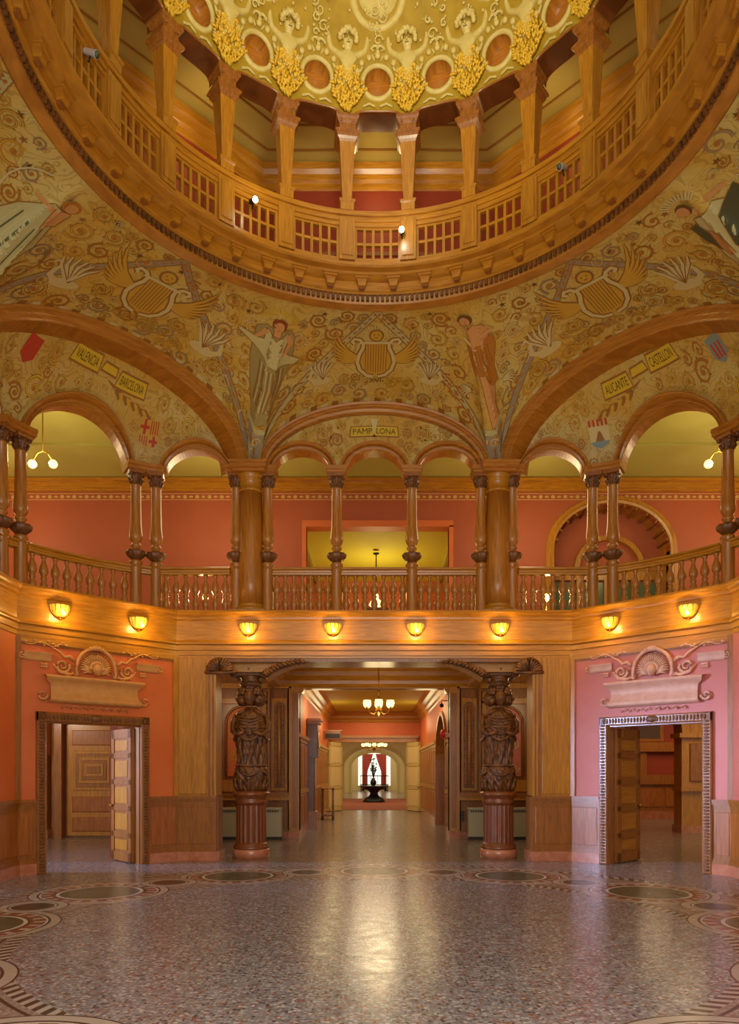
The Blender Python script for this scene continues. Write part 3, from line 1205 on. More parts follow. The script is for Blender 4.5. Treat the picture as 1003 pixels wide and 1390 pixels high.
    def lyre(s, x, y, H=.9):
        k = H / .9
        for sg in (-1, 1):
            p = [(x + sg * k * a, y + k * b) for a, b in ((.04, -.42), (.16, -.38), (.26, -.26), (.30, -.10), (.27, .06), (.21, .2), (.2, .3), (.26, .38), (.34, .40), (.38, .34), (.34, .30))]
            s.stroke(p, .10 * k, 'brown')
            s.stroke(p, .055 * k, 'pale', s.lay + .003)
        s.fill([(x - .2 * k, y + .30 * k), (x + .2 * k, y + .30 * k), (x + .26 * k, y - .1 * k), (x + .2 * k, y - .3 * k), (x, y - .4 * k), (x - .2 * k, y - .3 * k), (x - .26 * k, y - .1 * k)], 'gold', s.lay)
        for i in range(-4, 5):
            s.stroke([(x + i * .042 * k, y + .3 * k), (x + i * .042 * k, y - (.33 - abs(i) * .012) * k)], .011 * k, 'brown', s.lay + .004)
        s.stroke([(x - .26 * k, y + .32 * k), (x + .26 * k, y + .32 * k)], .05 * k, 'pale', s.lay + .004)
        s.ell(x, y + .47 * k, .12 * k, .13 * k, 'brown')
        s.ell(x, y + .47 * k, .09 * k, .105 * k, 'gold', s.lay + .003)
        for e in (-.035, .035):
            s.ell(x + e * k, y + .49 * k, .014, .01, 'dk', s.lay + .006)
        s.stroke([(x - .03, y + .43 * k), (x + .03, y + .43 * k)], .012, 'dk', s.lay + .006)

    def wing(s, x, y, sg, k=1.0, n=7, col='gold', c2='brown'):
        for i in range(n):
            f = i / (n - 1)
            L = k * (.75 - .35 * f)
            a = .55 - 1.0 * f
            p = [(x + sg * L * t * cos(a + .5 * t), y + L * t * sin(a + .5 * t) - .1 * f * k) for t in (0, .3, .6, .85, 1)]
            s.stroke(p, [.075 * k, .085 * k, .075 * k, .05 * k, .012], c2)
            s.stroke(p, [.04 * k, .05 * k, .045 * k, .025 * k, .008], col, s.lay + .003)

    def swan(s, x, y, sg, k=1.0):
        s.ell(x, y, .17 * k, .085 * k, 'pale', s.lay + .001)
        p = [(x + sg * a * k, y + b * k) for a, b in ((.12, .02), (.20, .10), (.17, .20), (.12, .27), (.17, .33), (.23, .30))]
        s.stroke(p, [.08 * k, .07 * k, .05 * k, .045 * k, .045 * k, .02 * k], 'pale', s.lay + .003)
        for i in range(6):
            a = 1.0 + i * .25
            q = [(x - sg * .02 * k, y + .03 * k), (x + sg * (.26 * cos(a)) * k, y + (.10 + .22 * sin(a)) * k), (x + sg * (.36 * cos(a + .1)) * k, y + (.12 + .33 * sin(a)) * k)]
            s.stroke(q, [.06 * k, .05 * k, .015 * k], 'white' if i % 2 else 'pale', s.lay + .004 + i * .0004)
            s.stroke([(u + .015 * k, v) for u, v in q], .012 * k, 'brown', s.lay + .007)

    def text(s, txt, x, y, H, W, col='ink', rot=0, curve=0):
        cu = bpy.data.curves.new('t', 'FONT')
        cu.body = txt
        cu.align_x = 'CENTER'
        cu.align_y = 'CENTER'
        cu.size = 1
        cu.resolution_u = 3
        ob = bpy.data.objects.new('t', cu)
        COL.objects.link(ob)
        bpy.context.view_layer.update()
        me = ob.to_mesh()
        vs = [v.co.copy() for v in me.vertices]
        fs = [tuple(p.vertices) for p in me.polygons]
        ob.to_mesh_clear()
        bpy.data.objects.remove(ob)
        x0 = min(v.x for v in vs)
        x1 = max(v.x for v in vs)
        y0 = min(v.y for v in vs)
        y1 = max(v.y for v in vs)
        c, d = cos(rot), sin(rot)
        pts = []
        for v in vs:
            a = ((v.x - x0) / (x1 - x0) - .5) * W
            b = ((v.y - y0) / (y1 - y0) - .5) * H
            pts.append(s.S(x + a * c - b * d, y + a * d + b * c, s.lay + .014))
        s.mb.add(pts, fs, 'p_' + col)

    def banner(s, txt, x, y, W, H, rot=0):
        c, d = cos(rot), sin(rot)

        def q(a, b):
            return (x + a * c - b * d, y + a * d + b * c)
        s.fill([q(-W / 2 - .05, -H / 2 - .02), q(W / 2 + .05, -H / 2 - .02), q(W / 2 + .02, H / 2 + .02), q(-W / 2 - .02, H / 2 + .02)], 'brown', s.lay + .002)
        s.fill([q(-W / 2 - .03, -H / 2), q(W / 2 + .03, -H / 2), q(W / 2, H / 2), q(-W / 2, H / 2)], 'yellow', s.lay + .005)
        if txt:
            s.text(txt, x, y, H * .62, W * .9, 'ink', rot)


def patch(th0, t0):
    L = (S_mural(th0, 1) - S_mural(th0, 0)).length

    def S(x, y, off):
        t = t0 + y / L
        t = max(0.0, min(1.0, t))
        p = S_mural(th0, t)
        rr = sqrt((p.x) ** 2 + (p.y - CY) ** 2)
        th = th0 + x / rr * 57.2958
        q = S_off(th, t, off)
        return tuple(q)
    return S


def S_dom(x, y, off):            # x = degrees*0.1, y = t*3 (near metric)
    return tuple(S_off(x * 10, max(0, min(1, y / 3)), off))


# vault plaster
ths = []
for c, lim, R0, Aw in ((-135, 23.9, DIA_R, DIA_A), (-90, 21.1, CEN_R, CEN_A), (-45, 23.9, DIA_R, DIA_A), (0, 21.1, CEN_R, CEN_A), (45, 23.9, DIA_R, DIA_A), (90, 21.1, CEN_R, CEN_A), (135, 23.9, DIA_R, DIA_A)):
    ths.append(c - lim)
    for i in range(65):
        u = -Aw * .99999 * cos(pi * i / 64)
        ths.append(c + math.degrees(atan2(u, R0)))
ths.append(135 + 23.9)
mb = MB()
mb.grid([[tuple(S_mural(th, k / 26)) for k in range(27)] for th in ths], 'mural', True)
vault = mb.build('ceiling')
vault['kind'] = 'structure'

mb = MB()
pt = Paint(mb, None)


def pack(k, seed, Rm, sample, ok, draw):
    """throw non-overlapping discs over a region"""
    rnd = random.Random(seed)
    done = []
    for tries in range(k * 40):
        if len(done) >= k:
            break
        f_ = 1 - .7 * min(1, tries / (k * 14.0))
        R = Rm[0] + (Rm[1] - Rm[0]) * f_ * rnd.uniform(.6, 1)
        p = sample(rnd)
        if not ok(p, R):
            continue
        if all((p[0] - a) ** 2 + (p[1] - b_) ** 2 + (p[2] - c_) ** 2 > ((R + r_) * .98) ** 2 for (a, b_, c_, r_) in done):
            done.append((p[0], p[1], p[2], R))
            draw(p, R, rnd)


AVOID = []
for c_ in (-90, -45, 0, 45, 90):
    dg_ = c_ % 90 != 0
    AVOID.append((S_mural(c_, .52), .50))
    AVOID.append((S_mural(c_, .78), .25))
    for sg_ in (-1, 1):
        AVOID.append((S_mural(c_ + sg_ * (7 if dg_ else 5), .52), .38))
        AVOID.append((S_mural(c_ + sg_ * (12 if dg_ else 10), .30), .26))
for c_ in (-21.1, 21.1, -69, 69):
    for t_ in (.3, .42, .55, .68, .8, .9):
        AVOID.append((S_mural(c_, t_), .22 if t_ < .5 else .30))


def smp(rnd):
    th, t = rnd.uniform(-93, 93), rnd.uniform(.02, .93)
    q = S_mural(th, t)
    return (q.x, q.y, q.z, th, t)


def ok_(p, R):
    r_, u_, A2, H2 = chord(p[3])
    if p[4] < .10 and abs(u_) < A2:
        return False
    v = Vector(p[:3])
    return all((v - a).length > b_ + R * .6 for a, b_ in AVOID)


def drw(p, R, rnd):
    pt.S = patch(p[3], p[4])
    pt.lay = .006
    pt.spiral(0, 0, R, rnd.choice((1.3, 1.6, 1.9)), rnd.uniform(0, 6.3), rnd.choice((-1, 1)), rnd.choice(('gold', 'gold', 'orange', 'pale', 'grey')), rnd.choice(('brown', 'brown', 'orange')), R * .13)


pack(300, 4, (.05, .19), smp, ok_, drw)


for c in (-90, -45, 0, 45, 90):
    dg = c % 90 != 0
    span = 23.9 if dg else 21.1
    pt.S = S_dom
    pt.lay = .006
    for sg in (-1, 1):             # ribs from the ring down to the column
        a = (c / 10, 2.93)
        b = ((c + sg * span * .985) / 10, .05)
        pt.bandline(a, b, .15, None, 'sky' if not dg else 'grey')
    pt.S = patch(c, .5)
    pt.lay = .008
    hl = 1.35 if dg else 1.0
    if dg:
        pt.lyre(0, .02, 1.0)
        pt.wing(.34, .10, 1, 1.0)
        pt.wing(-.34, .10, -1, 1.0)
        pt.swan(1.12, -.42, 1, 1.2)
        pt.swan(-1.12, -.42, -1, 1.2)
        for i in range(9):
            pt.spiral(-.72 + i * .18, -.62 + .03 * (i % 2), .10, 1.4, i, 1 if i % 2 else -1, 'gold')
        pt.spiral(.62, -.28, .15, 1.8, 2, 1)
        pt.spiral(-.62, -.28, .15, 1.8, 1, -1)
        for sg in (-1, 1):
            pt.spiral(sg * 1.45, -.62, .17, 1.8, 1, sg)
    else:
        pt.lyre(0, .02, .95)
        pt.wing(.32, .05, 1, .9)
        pt.wing(-.32, .05, -1, .9)
        pt.swan(.95, -.42, 1, .95)
        pt.swan(-.95, -.42, -1, .95)
        for i in range(9):
            pt.spiral(-.56 + i * .14, -.50 - .02 * (i % 2), .085, 1.3, i, 1 if i % 2 else -1, 'yellow', 'brown')
        for i in range(14):
            a = pi * (i + .5) / 14
            pt.stroke([(cos(a) * .17, .49 + sin(a) * .17), (cos(a) * .26, .49 + sin(a) * .26)], .018, 'pale')
        pt.text('XVI', 0, -.5, .10, .2, 'ink')
# checker border over the big arches
for c, Aw, R0 in ((0, 2.15, CEN_R), (-45, 2.5, DIA_R), (45, 2.5, DIA_R)):
    pt.lay = .006
    for i in range(-9, 10):
        u0, u1 = i * .2, i * .2 + .12
        if abs(u1) > Aw * .85:
            continue
        th0 = c + math.degrees(atan2(u0, R0))
        th1 = c + math.degrees(atan2(u1, R0))
        pt.S = lambda x, y, off: tuple(S_off(x, max(0, min(1, y)), off))
        mb_col = 'pale' if i % 2 else 'brown'
        mb.add([pt.S(th0, .03, .007), pt.S(th1, .03, .007), pt.S(th1, .075, .007), pt.S(th0, .075, .007)], [(0, 1, 2, 3)], 'p_' + mb_col)
# stars by the ring
pt.lay = .006
for i, th in enumerate(list(range(-84, 85, 4))):
    pt.S = patch(th, .93 - .06 * (i % 3))
    if min(abs(th - 21), abs(th + 21), abs(th - 70), abs(th + 70), abs(th)) > 3.2:
        pt.star(0, 0, .06, 'brown' if i % 2 else 'dk')
# scroll grounds beside the four figures
for c in (-21.1, 21.1, -68.9, 68.9):
    pt.S = patch(c, .5)
    pt.lay = .007
    # pedestal at the foot
    pt.fill([(-.10, -1.45), (.10, -1.45), (.15, -.95), (-.15, -.95)], 'grey', .009)
    pt.fill([(-.16, -.95), (.16, -.95), (.20, -.86), (-.20, -.86)], 'sky', .011)
    pt.spiral(0, -1.08, .08, 1.4, 0, 1, 'pale')
    pt.stroke([(0, -1.42), (0, -1.16)], .03, 'brown', .012)
# seated woman, west pendentive
pt.S = patch(-21.1, .5)
pt.lay = .012
for i in range(18):
    a = pi * (i + .5) / 18
    pt.stroke([(.0 + cos(a) * .2, 1.02 + sin(a) * .16), (cos(a) * .30, 1.02 + sin(a) * .25)], .02, 'yellow')
pt.fig([(-.34, .74), (-.2, .86), (.2, .86), (.3, .7), (.36, .2), (.28, -.3), (.2, -.75), (-.12, -.85), (-.24, -.4), (-.34, .1)], 'fold')
pt.fig([(-.17, .80), (-.08, .74), (0, .66), (.08, .74), (.17, .80), (.2, .62), (.16, .42), (.28, .30), (.5, .16), (.42, .06), (.1, .16), (-.2, .28), (-.6, .44), (-.62, .52), (-.3, .5), (-.18, .56)], 'dress', .016)
for i in range(11):
    x = -.16 + i * .04
    pt.stroke([(x, .16 - .01 * i), (x + .02, -.2), (x * .8 - .02, -.6 + .02 * (i % 3))], .018, 'dress' if i % 2 else 'brown', .017)
pt.fig([(-.06, .74), (.06, .74), (.05, .88), (-.05, .88)], 'skin', .018)
pt.stroke([(.17, .76), (.25, .58), (.2, .38), (.02, .28)], [.09, .08, .075, .05], 'skin', .02)
pt.stroke([(-.17, .76), (-.24, .62), (-.32, .5)], [.09, .07, .05], 'skin', .02)
pt.ell(0, .96, .115, .13, 'auburn', .018)
pt.ell(0, .93, .08, .10, 'skin', .021)
for e in (-.03, .03):
    pt.ell(e, .95, .009, .005, 'brown', .024)
pt.stroke([(-.025, .875), (.025, .875)], .007, 'auburn', .024)
pt.stroke([(0, .94), (0, .90)], .005, 'orange', .024)
# standing woman, east pendentive
pt.S = patch(21.1, .5)
pt.fig([(-.02, .98), (.12, .9), (.2, .75), (.16, .5), (.14, .2), (.16, -.2), (.10, -.55), (.13, -.85), (.02, -.85), (-.02, -.5), (-.05, -.1), (-.1, .3), (-.12, .6), (-.14, .85)], 'skin', .014)
pt.fig([(-.17, .55), (.24, .62), (.27, .4), (.18, .0), (.2, -.3), (.1, -.28), (.04, .05), (-.12, .05), (-.16, .3)], 'orange', .017)
for i in range(6):
    pt.stroke([(-.12 + i * .05, .5), (-.1 + i * .05, .25), (-.06 + i * .045, .08)], .016, 'brown', .019)
pt.stroke([(-.12, .86), (-.24, .95), (-.27, 1.08)], [.07, .06, .04], 'skin', .019)
pt.stroke([(.16, .84), (.24, .72), (.05, .70)], [.07, .06, .04], 'skin', .019)
pt.stroke([(-.2, .7), (-.05, .5)], .03, 'pale', .02)
pt.ell(-.12, 1.09, .12, .11, 'dk', .018)
pt.ell(-.13, 1.05, .08, .09, 'skin', .021)
for e in (-.16, -.105):
    pt.ell(e, 1.06, .009, .005, 'brown', .024)
pt.stroke([(-.15, 1.0), (-.11, 1.0)], .007, 'auburn', .024)
pt.wing(-.28, -.45, 1, -.45, 6, 'pale')
pt.wing(.28, -.45, -1, -.45, 6, 'pale')
# figure with a bow, far west
pt.S = patch(-69.5, .5)
pt.fig([(.0, .95), (.26, .9), (.22, .6), (.3, .1), (.1, -.5), (-.3, -.6), (-.4, .0), (-.25, .5)], 'sky', .012)
for i in range(9):
    pt.stroke([(-.2 + i * .05, .5), (-.24 + i * .055, .05), (-.3 + i * .06, -.4)], .018, 'green' if i % 2 else 'dress', .014)
pt.stroke([(.12, .82), (.0, .86), (-.22, .8)], [.10, .08, .05], 'skin', .018)
pt.fig([(.05, .9), (.26, .92), (.24, .6), (.08, .55)], 'skin', .016)
pt.ell(.17, 1.05, .12, .12, 'orange', .018)
pt.ell(.18, 1.02, .08, .09, 'skin', .021)
for e in (.15, .21):
    pt.ell(e, 1.03, .009, .005, 'brown', .024)
pt.stroke([(-.05 + .5 * cos(a), .62 + .62 * sin(a)) for a in [2.0 + i * .28 for i in range(12)]], .022, 'white', .022)
pt.stroke([(.5, .15), (.6, -.2), (.35, -.9)], .03, 'brown', .02)
# dark cloaked figure, far east
pt.S = patch(69.5, .5)
pt.fig([(-.22, .75), (.1, .8), (.3, .55), (.25, .1), (.3, -.5), (-.2, -.6), (-.32, -.1), (-.3, .4)], 'dress', .012)
pt.fig([(.05, .62), (.4, .7), (.5, .2), (.42, -.3), (.1, -.2), (-.02, .2)], 'dkgreen', .016)
pt.fig([(-.36, .62), (-.26, .66), (-.22, .4), (-.28, .05), (-.36, .3)], 'dkgreen', .018)
pt.fig([(-.28, .5), (-.1, .42), (-.08, .1), (-.24, -.05), (-.3, .2)], 'skin', .015)
pt.stroke([(-.15, .85), (.1, .88), (.35, .80)], [.10, .08, .06], 'skin', .018)
pt.ell(-.2, .98, .10, .12, 'dk', .018)
pt.ell(-.23, .95, .08, .10, 'skin', .021)
for i in range(12):
    a = pi * .15 + i * .17
    pt.stroke([(-.2 + .18 * cos(a), .98 + .18 * sin(a)), (-.2 + .3 * cos(a), .98 + .3 * sin(a))], .022, 'pale', .013)
o = mb.build('painted_figures', vault)
o['label'] = 'painted muses, lyres, swans and gilded scrollwork'

# ---------------- lunettes under the big arches
mb = MB()
tympanum(mb, T_front, -2.12, 2.12, FRONT_ARCH, za_front, 'tymp')
ly = mb.build('wall_lunette_north')
ly['kind'] = 'structure'
mb = MB()
pt = Paint(mb, lambda x, y, off: T_front(x, off, y))
pt.lay = .006
for sg in (-1, 1):
    for x, z, R in ((.95, 7.92, .16), (1.34, 7.88, .075), (1.62, 7.72, .10), (.62, 8.08, .09), (.66, 7.62, .07), (.35, 8.17, .06)):
        pt.spiral(sg * x, z, R, 1.8, 1, sg)
pt.banner('PAMP', -.22, 7.97, .40, .17, .04)
pt.banner('LONA', .22, 7.97, .40, .17, -.04)
pt.fill([(-.07, 8.2), (.07, 8.2), (.03, 8.02), (0, 7.9), (-.03, 8.02)], 'pale', .016)


def lunette_pack(T, s0, s1, arches, za, avoid, seed, k, flip=None):
    def sm(rnd):
        return (rnd.uniform(s0, s1), rnd.uniform(7.3, 8.62), 0)

    def okk(p, R):
        x, z = p[0], p[1]
        if z + R * .95 > za(x) or min(za(x - R), za(x + R)) < z + R * .3:
            return False
        for sc, A, Rr in arches:
            if ((x - sc) / (A + R * .9)) ** 2 + ((z - ZS) / (Rr + R * .9)) ** 2 < 1:
                return False
        return all(not (x0 - R < x < x1 + R and z0 - R < z < z1 + R) for x0, x1, z0, z1 in avoid)

    def dr(p, R, rnd):
        x = flip(p[0]) if flip else p[0]
        pt.spiral(x, p[1], R, rnd.choice((1.4, 1.7, 2.0)), rnd.uniform(0, 6.3), rnd.choice((-1, 1)), rnd.choice(('gold', 'gold', 'orange', 'yellow')), 'brown', R * .14)
    pack(k, seed, (.035, .17), sm, okk, dr)


lunette_pack(T_front, -2, 2, FRONT_ARCH, za_front, [(-.5, .5, 7.86, 8.3)], 8, 60)
mb.build('painted_scrollwork', ly)

for side in (-1, 1):
    mb = MB()
    T = T_diag(side)
    tympanum(mb, T, 0.02, ALT - .02, DIAG_ARCH, za_diag, 'tymp', 220)
    ly = mb.build('wall_lunette_' + ('northwest' if side < 0 else 'northeast'))
    ly['kind'] = 'structure'
    mb = MB()
    # mirror-true coordinate: for the west lunette s runs leftwards, so flip for lettering
    pt = Paint(mb, lambda x, y, off, T=T, sd=side: T((x if sd > 0 else ALT - x), off, y))
    c0 = ALT / 2
    n_ = (lambda s: s) if side > 0 else (lambda s: ALT - s)
    pt.lay = .008
    rot = -side
    lunette_pack(T, .1, ALT - .1, DIAG_ARCH, za_diag, [(1.72, 2.12, 7.55, 8.0), (2.12, 2.75, 8.18, 8.44), (2.75, 3.08, 8.3, 8.5), (3.1, 3.72, 8.3, 8.55), (4.2, 4.6, 8.05, 8.42), (1.95, 3.0, 7.98, 8.3)], 21 + side, 110, n_)
    for k in range(9):
        s = 1.95 + k * .08
        pt.stroke([(n_(s), 7.98 + .02 * k), (n_(s + .12), 8.08 + .02 * k), (n_(s + .3), 8.1 + .025 * k)], [.05, .04, .01], 'gold' if k % 2 else 'brown')
    # shields: near the small arch, and at the crown
    if side < 0:
        x, z = n_(1.93), 7.80
        pt.banner('BARCELONA', n_(2.44), 8.31, .52, .15, -.10)
        pt.banner('', n_(2.92), 8.40, .24, .07, -.10)
        pt.banner('VALENCIA', n_(3.40), 8.42, .50, .15, -.03)
        pt.fill([(x - .17, z + .19), (x + .17, z + .19), (x + .16, z - .08), (x, z - .22), (x - .16, z - .08)], 'gold', .012)
        pt.stroke([(x - .09, z + .19), (x - .09, z - .01)], .045, 'red', .015)
        pt.stroke([(x - .17, z + .09), (x - .01, z + .09)], .045, 'red', .015)
        pt.stroke([(x + .09, z - .02), (x + .09, z - .18)], .045, 'red', .015)
        pt.stroke([(x + .01, z - .1), (x + .15, z - .1)], .045, 'red', .015)
        for i in range(4):
            pt.stroke([(x + .02 + i * .04, z + .18), (x + .02 + i * .04, z + .0)], .018, 'red', .015)
            pt.stroke([(x - .15 + i * .04, z - .03), (x - .15 + i * .04, z - .12 - .02 * i)], .018, 'red', .015)
        x2 = n_(4.4)
        pt.fill([(x2 - .15, 8.36), (x2 + .15, 8.36), (x2 + .14, 8.16), (x2, 8.08), (x2 - .14, 8.16)], 'red', .014)
    else:
        x, z = n_(1.93), 7.80
        pt.banner('ALICANTE', n_(2.44), 8.31, .50, .15, .10)
        pt.banner('', n_(2.92), 8.40, .26, .07, .10)
        pt.banner('CASTELLON', n_(3.40), 8.42, .50, .15, .03)
        pt.fill([(x - .18, z + .12), (x + .18, z + .12), (x + .17, z - .1), (x, z - .24), (x - .17, z - .1)], 'pale', .012)
        pt.fill([(x - .16, z - .1), (x + .16, z - .1), (x + .12, z - .16), (x, z - .22), (x - .12, z - .16)], 'blue', .015)
        pt.fill([(x - .08, z - .1), (x + .08, z - .1), (x + .03, z + .02), (x, z + .05), (x - .03, z + .02)], 'brown', .017)
        for i in range(5):
            pt.stroke([(x - .15 + i * .075, z + .20), (x - .15 + i * .075, z + .11)], .035, 'red', .015)
        x2 = n_(4.4)
        pt.fill([(x2 - .15, 8.36), (x2 + .15, 8.36), (x2 + .14, 8.16), (x2, 8.08), (x2 - .14, 8.16)], 'blue', .014)
        for i in range(3):
            pt.stroke([(x2 - .08 + i * .08, 8.30), (x2 - .06 + i * .06, 8.14)], .035, 'red', .016)
    mb.build('painted_scrollwork', ly)

# gallery ceiling
mb = MB()
inn = [(-p[0] * 1.0, CY + p[1] + .15) for p in AP]
leftp = [(-x - .12, CY + y + .12) for x, y in AP]
rightp = [(x + .12, CY + y + .12) for x, y in AP]
poly = [(-10, 3.4), (-10, GY), (10, GY), (10, 3.4), (6.08, 3.4)] + rightp[::-1] + leftp + [(-6.08, 3.4)]
mb.slab(poly, 8.66, 8.8, 'ceil')
for x0_, x1_ in ((-10, 10),):
    mb.box(x0_, x1_, 15.55, 15.62, 8.60, 8.66, 'ceil')
struct(mb, 'ceiling_gallery')

# ---------------- the great ring
NC = 23
STEP = 360 / NC


def ringpath(r, n=184):
    return [(RX + r * sin(2 * pi * i / n), CY + r * cos(2 * pi * i / n)) for i in range(n)]


def ring_sweep(mb, prof, mat, n=184, smooth=False):
    """profile (r,z) turned about the rotunda axis"""
    rows = []
    for r, z in prof:
        rows.append([(RX + r * sin(2 * pi * i / n), CY + r * cos(2 * pi * i / n), z) for i in range(n)])
    mb.grid(rows, mat, smooth, True)


H0 = RZ
mb = MB()
ring_sweep(mb, [(3.95, H0 + .1), (3.82, H0 - .01), (3.80, H0 - .02), (3.67, H0 + .0), (3.66, H0 + .03)], 'oakr')
ring_sweep(mb, [(3.66, H0 + .03), (3.645, H0 + .11), (3.60, H0 + .11), (3.60, H0 + .13), (3.57, H0 + .15), (3.57, H0 + .27), (3.50, H0 + .29), (3.44, H0 + .31), (3.42, H0 + .33), (3.33, H0 + .34), (3.31, H0 + .36), (3.31, H0 + .40), (3.34, H0 + .42), (3.38, H0 + .43), (3.40, H0 + .46), (3.70, H0 + .46), (3.9, H0 + .5), (3.95, H0 + .1)], 'oakh')
ring = struct(mb, 'trim_16')
mb = MB()                              # bead course
nb = 300
for i in range(nb):
    a = 2 * pi * i / nb
    if abs(((i / nb * 360 + 180) % 360) - 180) > 125:
        continue
    c = (RX + 3.635 * sin(a), CY + 3.635 * cos(a), H0 + .075)
    mb.X = Matrix.Translation(c) @ Matrix.Rotation(-a, 4, 'Z')
    mb.box(-.022, .022, -.025, .03, -.045, .045, 'carved')
o = mb.build('bead_course', ring)


def polar(r, deg, z):
    a = R_(deg)
    return (RX + r * sin(a), CY + r * cos(a), z)


# corbels: children of the ring
mb = MB()
mb.box(-.12, .12, -.13, .06, .10, .13, 'oakh')
mb.box(-.10, .10, -.11, .06, .07, .10, 'oakh')
mb.prism([(-.08, .07), (-.06, .01), (-.055, -.03), (.055, -.03), (.06, .01), (.08, .07)], -.08, .06, 'oakh')
mb.prism([(-.045, -.03), (-.04, -.06), (.04, -.06), (.045, -.03)], -.045, .06, 'oakd')
corb = mb.build('corbel', ring)
k = 0
for i in range(2 * NC):
    d = (i + .5) * STEP / 2
    dd = (d + 180) % 360 - 180
    if abs(dd) > 125:
        continue
    o = corb if k == 0 else corb.copy()
    if k:
        COL.objects.link(o)
        o.parent = ring
    o.location = polar(3.56, dd, H0 + .20)
    o.rotation_euler = (0, 0, -R_(dd))
    k += 1

# ---------------- balustrade of the ring: posts + lattice panels
ZB0, ZB1 = H0 + .74, 10.0             # 9.56 .. 10.0 (rail top)
RB = 3.42


def curved_box(mb, r0, r1, d0, d1, z0, z1, mat, n=6):
    rows = []
    for r, z in ((r0, z0), (r1, z0), (r1, z1), (r0, z1), (r0, z0)):
        rows.append([polar(r, d0 + (d1 - d0) * i / n, z) for i in range(n + 1)])
    mb.grid(rows, mat, False)
    for q in (0, n):
        mb.add([rows[j][q] for j in range(4)], [(0, 1, 2, 3)], mat)


ang_posts = [(i + .5) * STEP for i in range(-8, 8)]
pw = math.degrees(.12 / RB)
rb = thing('ring_balustrade', 'curved oak lattice balustrade round the great ring under the dome', 'balustrade', (RX, CY, H0 + .46))
rb_inv = Matrix.Translation((-RX, -CY, -(H0 + .46)))
mb = MB()
mb.X = rb_inv
for r0, r1, z0, z1, mt in ((3.38, 3.48, 9.80, 9.86, 'oakh'), (3.36, 3.50, 9.86, 9.93, 'oakh'), (3.33, 3.52, 9.93, 10.0, 'oakh'), (3.38, 3.48, 9.27, 9.31, 'oakh')):
    curved_box(mb, r0, r1, ang_posts[0], ang_posts[-1], z0, z1, mt, 130)
mb.build('rail', rb)
for i, a in enumerate(ang_posts):
    mb = MB()
    mb.X = rb_inv
    curved_box(mb, 3.34, 3.52, a - pw, a + pw, 9.27, 9.90, 'oak', 2)
    curved_box(mb, 3.325, 3.52, a - pw * .72, a + pw * .72, 9.33, 9.84, 'oak', 2)
    mb.build('post', rb)
    if i == len(ang_posts) - 1:
        break
    mb = MB()
    mb.X = rb_inv
    d0, d1 = a + pw, ang_posts[i + 1] - pw
    for j in range(6):
        c = d0 + (d1 - d0) * (j + .5) / 6 if False else d0 + (d1 - d0) * (j + .12) / 5.24
        curved_box(mb, 3.40, 3.46, c - .34, c + .34, 9.3, 9.82, 'oak', 1)
    curved_box(mb, 3.405, 3.455, d0, d1, 9.535, 9.575, 'oakh', 4)
    curved_box(mb, 3.405, 3.455, d0, d1, 9.30, 9.34, 'oakh', 4)
    curved_box(mb, 3.405, 3.455, d0, d1, 9.77, 9.82, 'oakh', 4)
    mb.build('lattice_panel', rb)

# ---------------- upper gallery
n8 = 8
mb = MB()
O8 = [(RX + 4.7 / cos(pi / 8) * sin(pi / 8 + pi / 4 * i), CY + 4.7 / cos(pi / 8) * cos(pi / 8 + pi / 4 * i)) for i in range(8)]
mb.sweep([O8[i] for i in (4, 5, 6, 7, 0, 1, 2, 3)], [(0, 9.2), (0, 11.42), (-.1, 11.42), (-.1, 9.2)], 'reddark')
mb.sweep([O8[i] for i in (4, 5, 6, 7, 0, 1, 2, 3)], [(0, 10.3), (.02, 10.3), (.02, 10.36), (0, 10.36)], 'oakd')
struct(mb, 'wall_upper_gallery')
mb = MB()
mb.sweep([O8[i] for i in (4, 5, 6, 7, 0, 1, 2, 3)], [(0, 11.40), (.02, 11.42), (.03, 11.5), (.07, 11.54), (.08, 11.62), (.12, 11.68), (.14, 11.78), (0, 11.80)], 'oakh')
struct(mb, 'trim_17')
mb = MB()
mb.sweep([O8[i] for i in (4, 5, 6, 7, 0, 1, 2, 3)], [(-.2, 11.80), (1.08, 11.80), (1.08, 11.9), (-.2, 11.9)], 'ceilu')
for r in (3.9, 4.35):
    rows = []
    pth = [(RX + r / cos(pi / 8) * sin(pi / 8 + pi / 4 * i), CY + r / cos(pi / 8) * cos(pi / 8 + pi / 4 * i)) for i in (4, 5, 6, 7, 0, 1, 2, 3)]
    mb.sweep(pth, [(0, 11.78), (.025, 11.78), (.025, 11.80), (0, 11.80)], 'p_brown')
struct(mb, 'ceiling_upper_gallery')
mb = MB()
rows = [[polar(r, -130 + 260 * i / 90, z) for i in range(91)] for r, z in ((3.5, 9.27), (4.75, 9.27))]
mb.grid(rows, 'oakh')
struct(mb, 'floor_upper_gallery')

# bay arches between the posts + dome plaster
ZA0, ZAH = 11.27, .17
RA = 3.34
half = STEP / 2
ahw = math.degrees((.47 - .125) / 3.42)       # half opening in degrees


def bay(deg):
    """angle from nearest bay centre"""
    k = round(deg / STEP)
    return deg - k * STEP


def z_arch(deg, grow=0.0):
    b = abs(bay(deg)) / (ahw + grow)
    return ZA0 + (ZAH + grow * .04) * (1 - b ** 3.6) ** .5 if b < 1 else ZA0


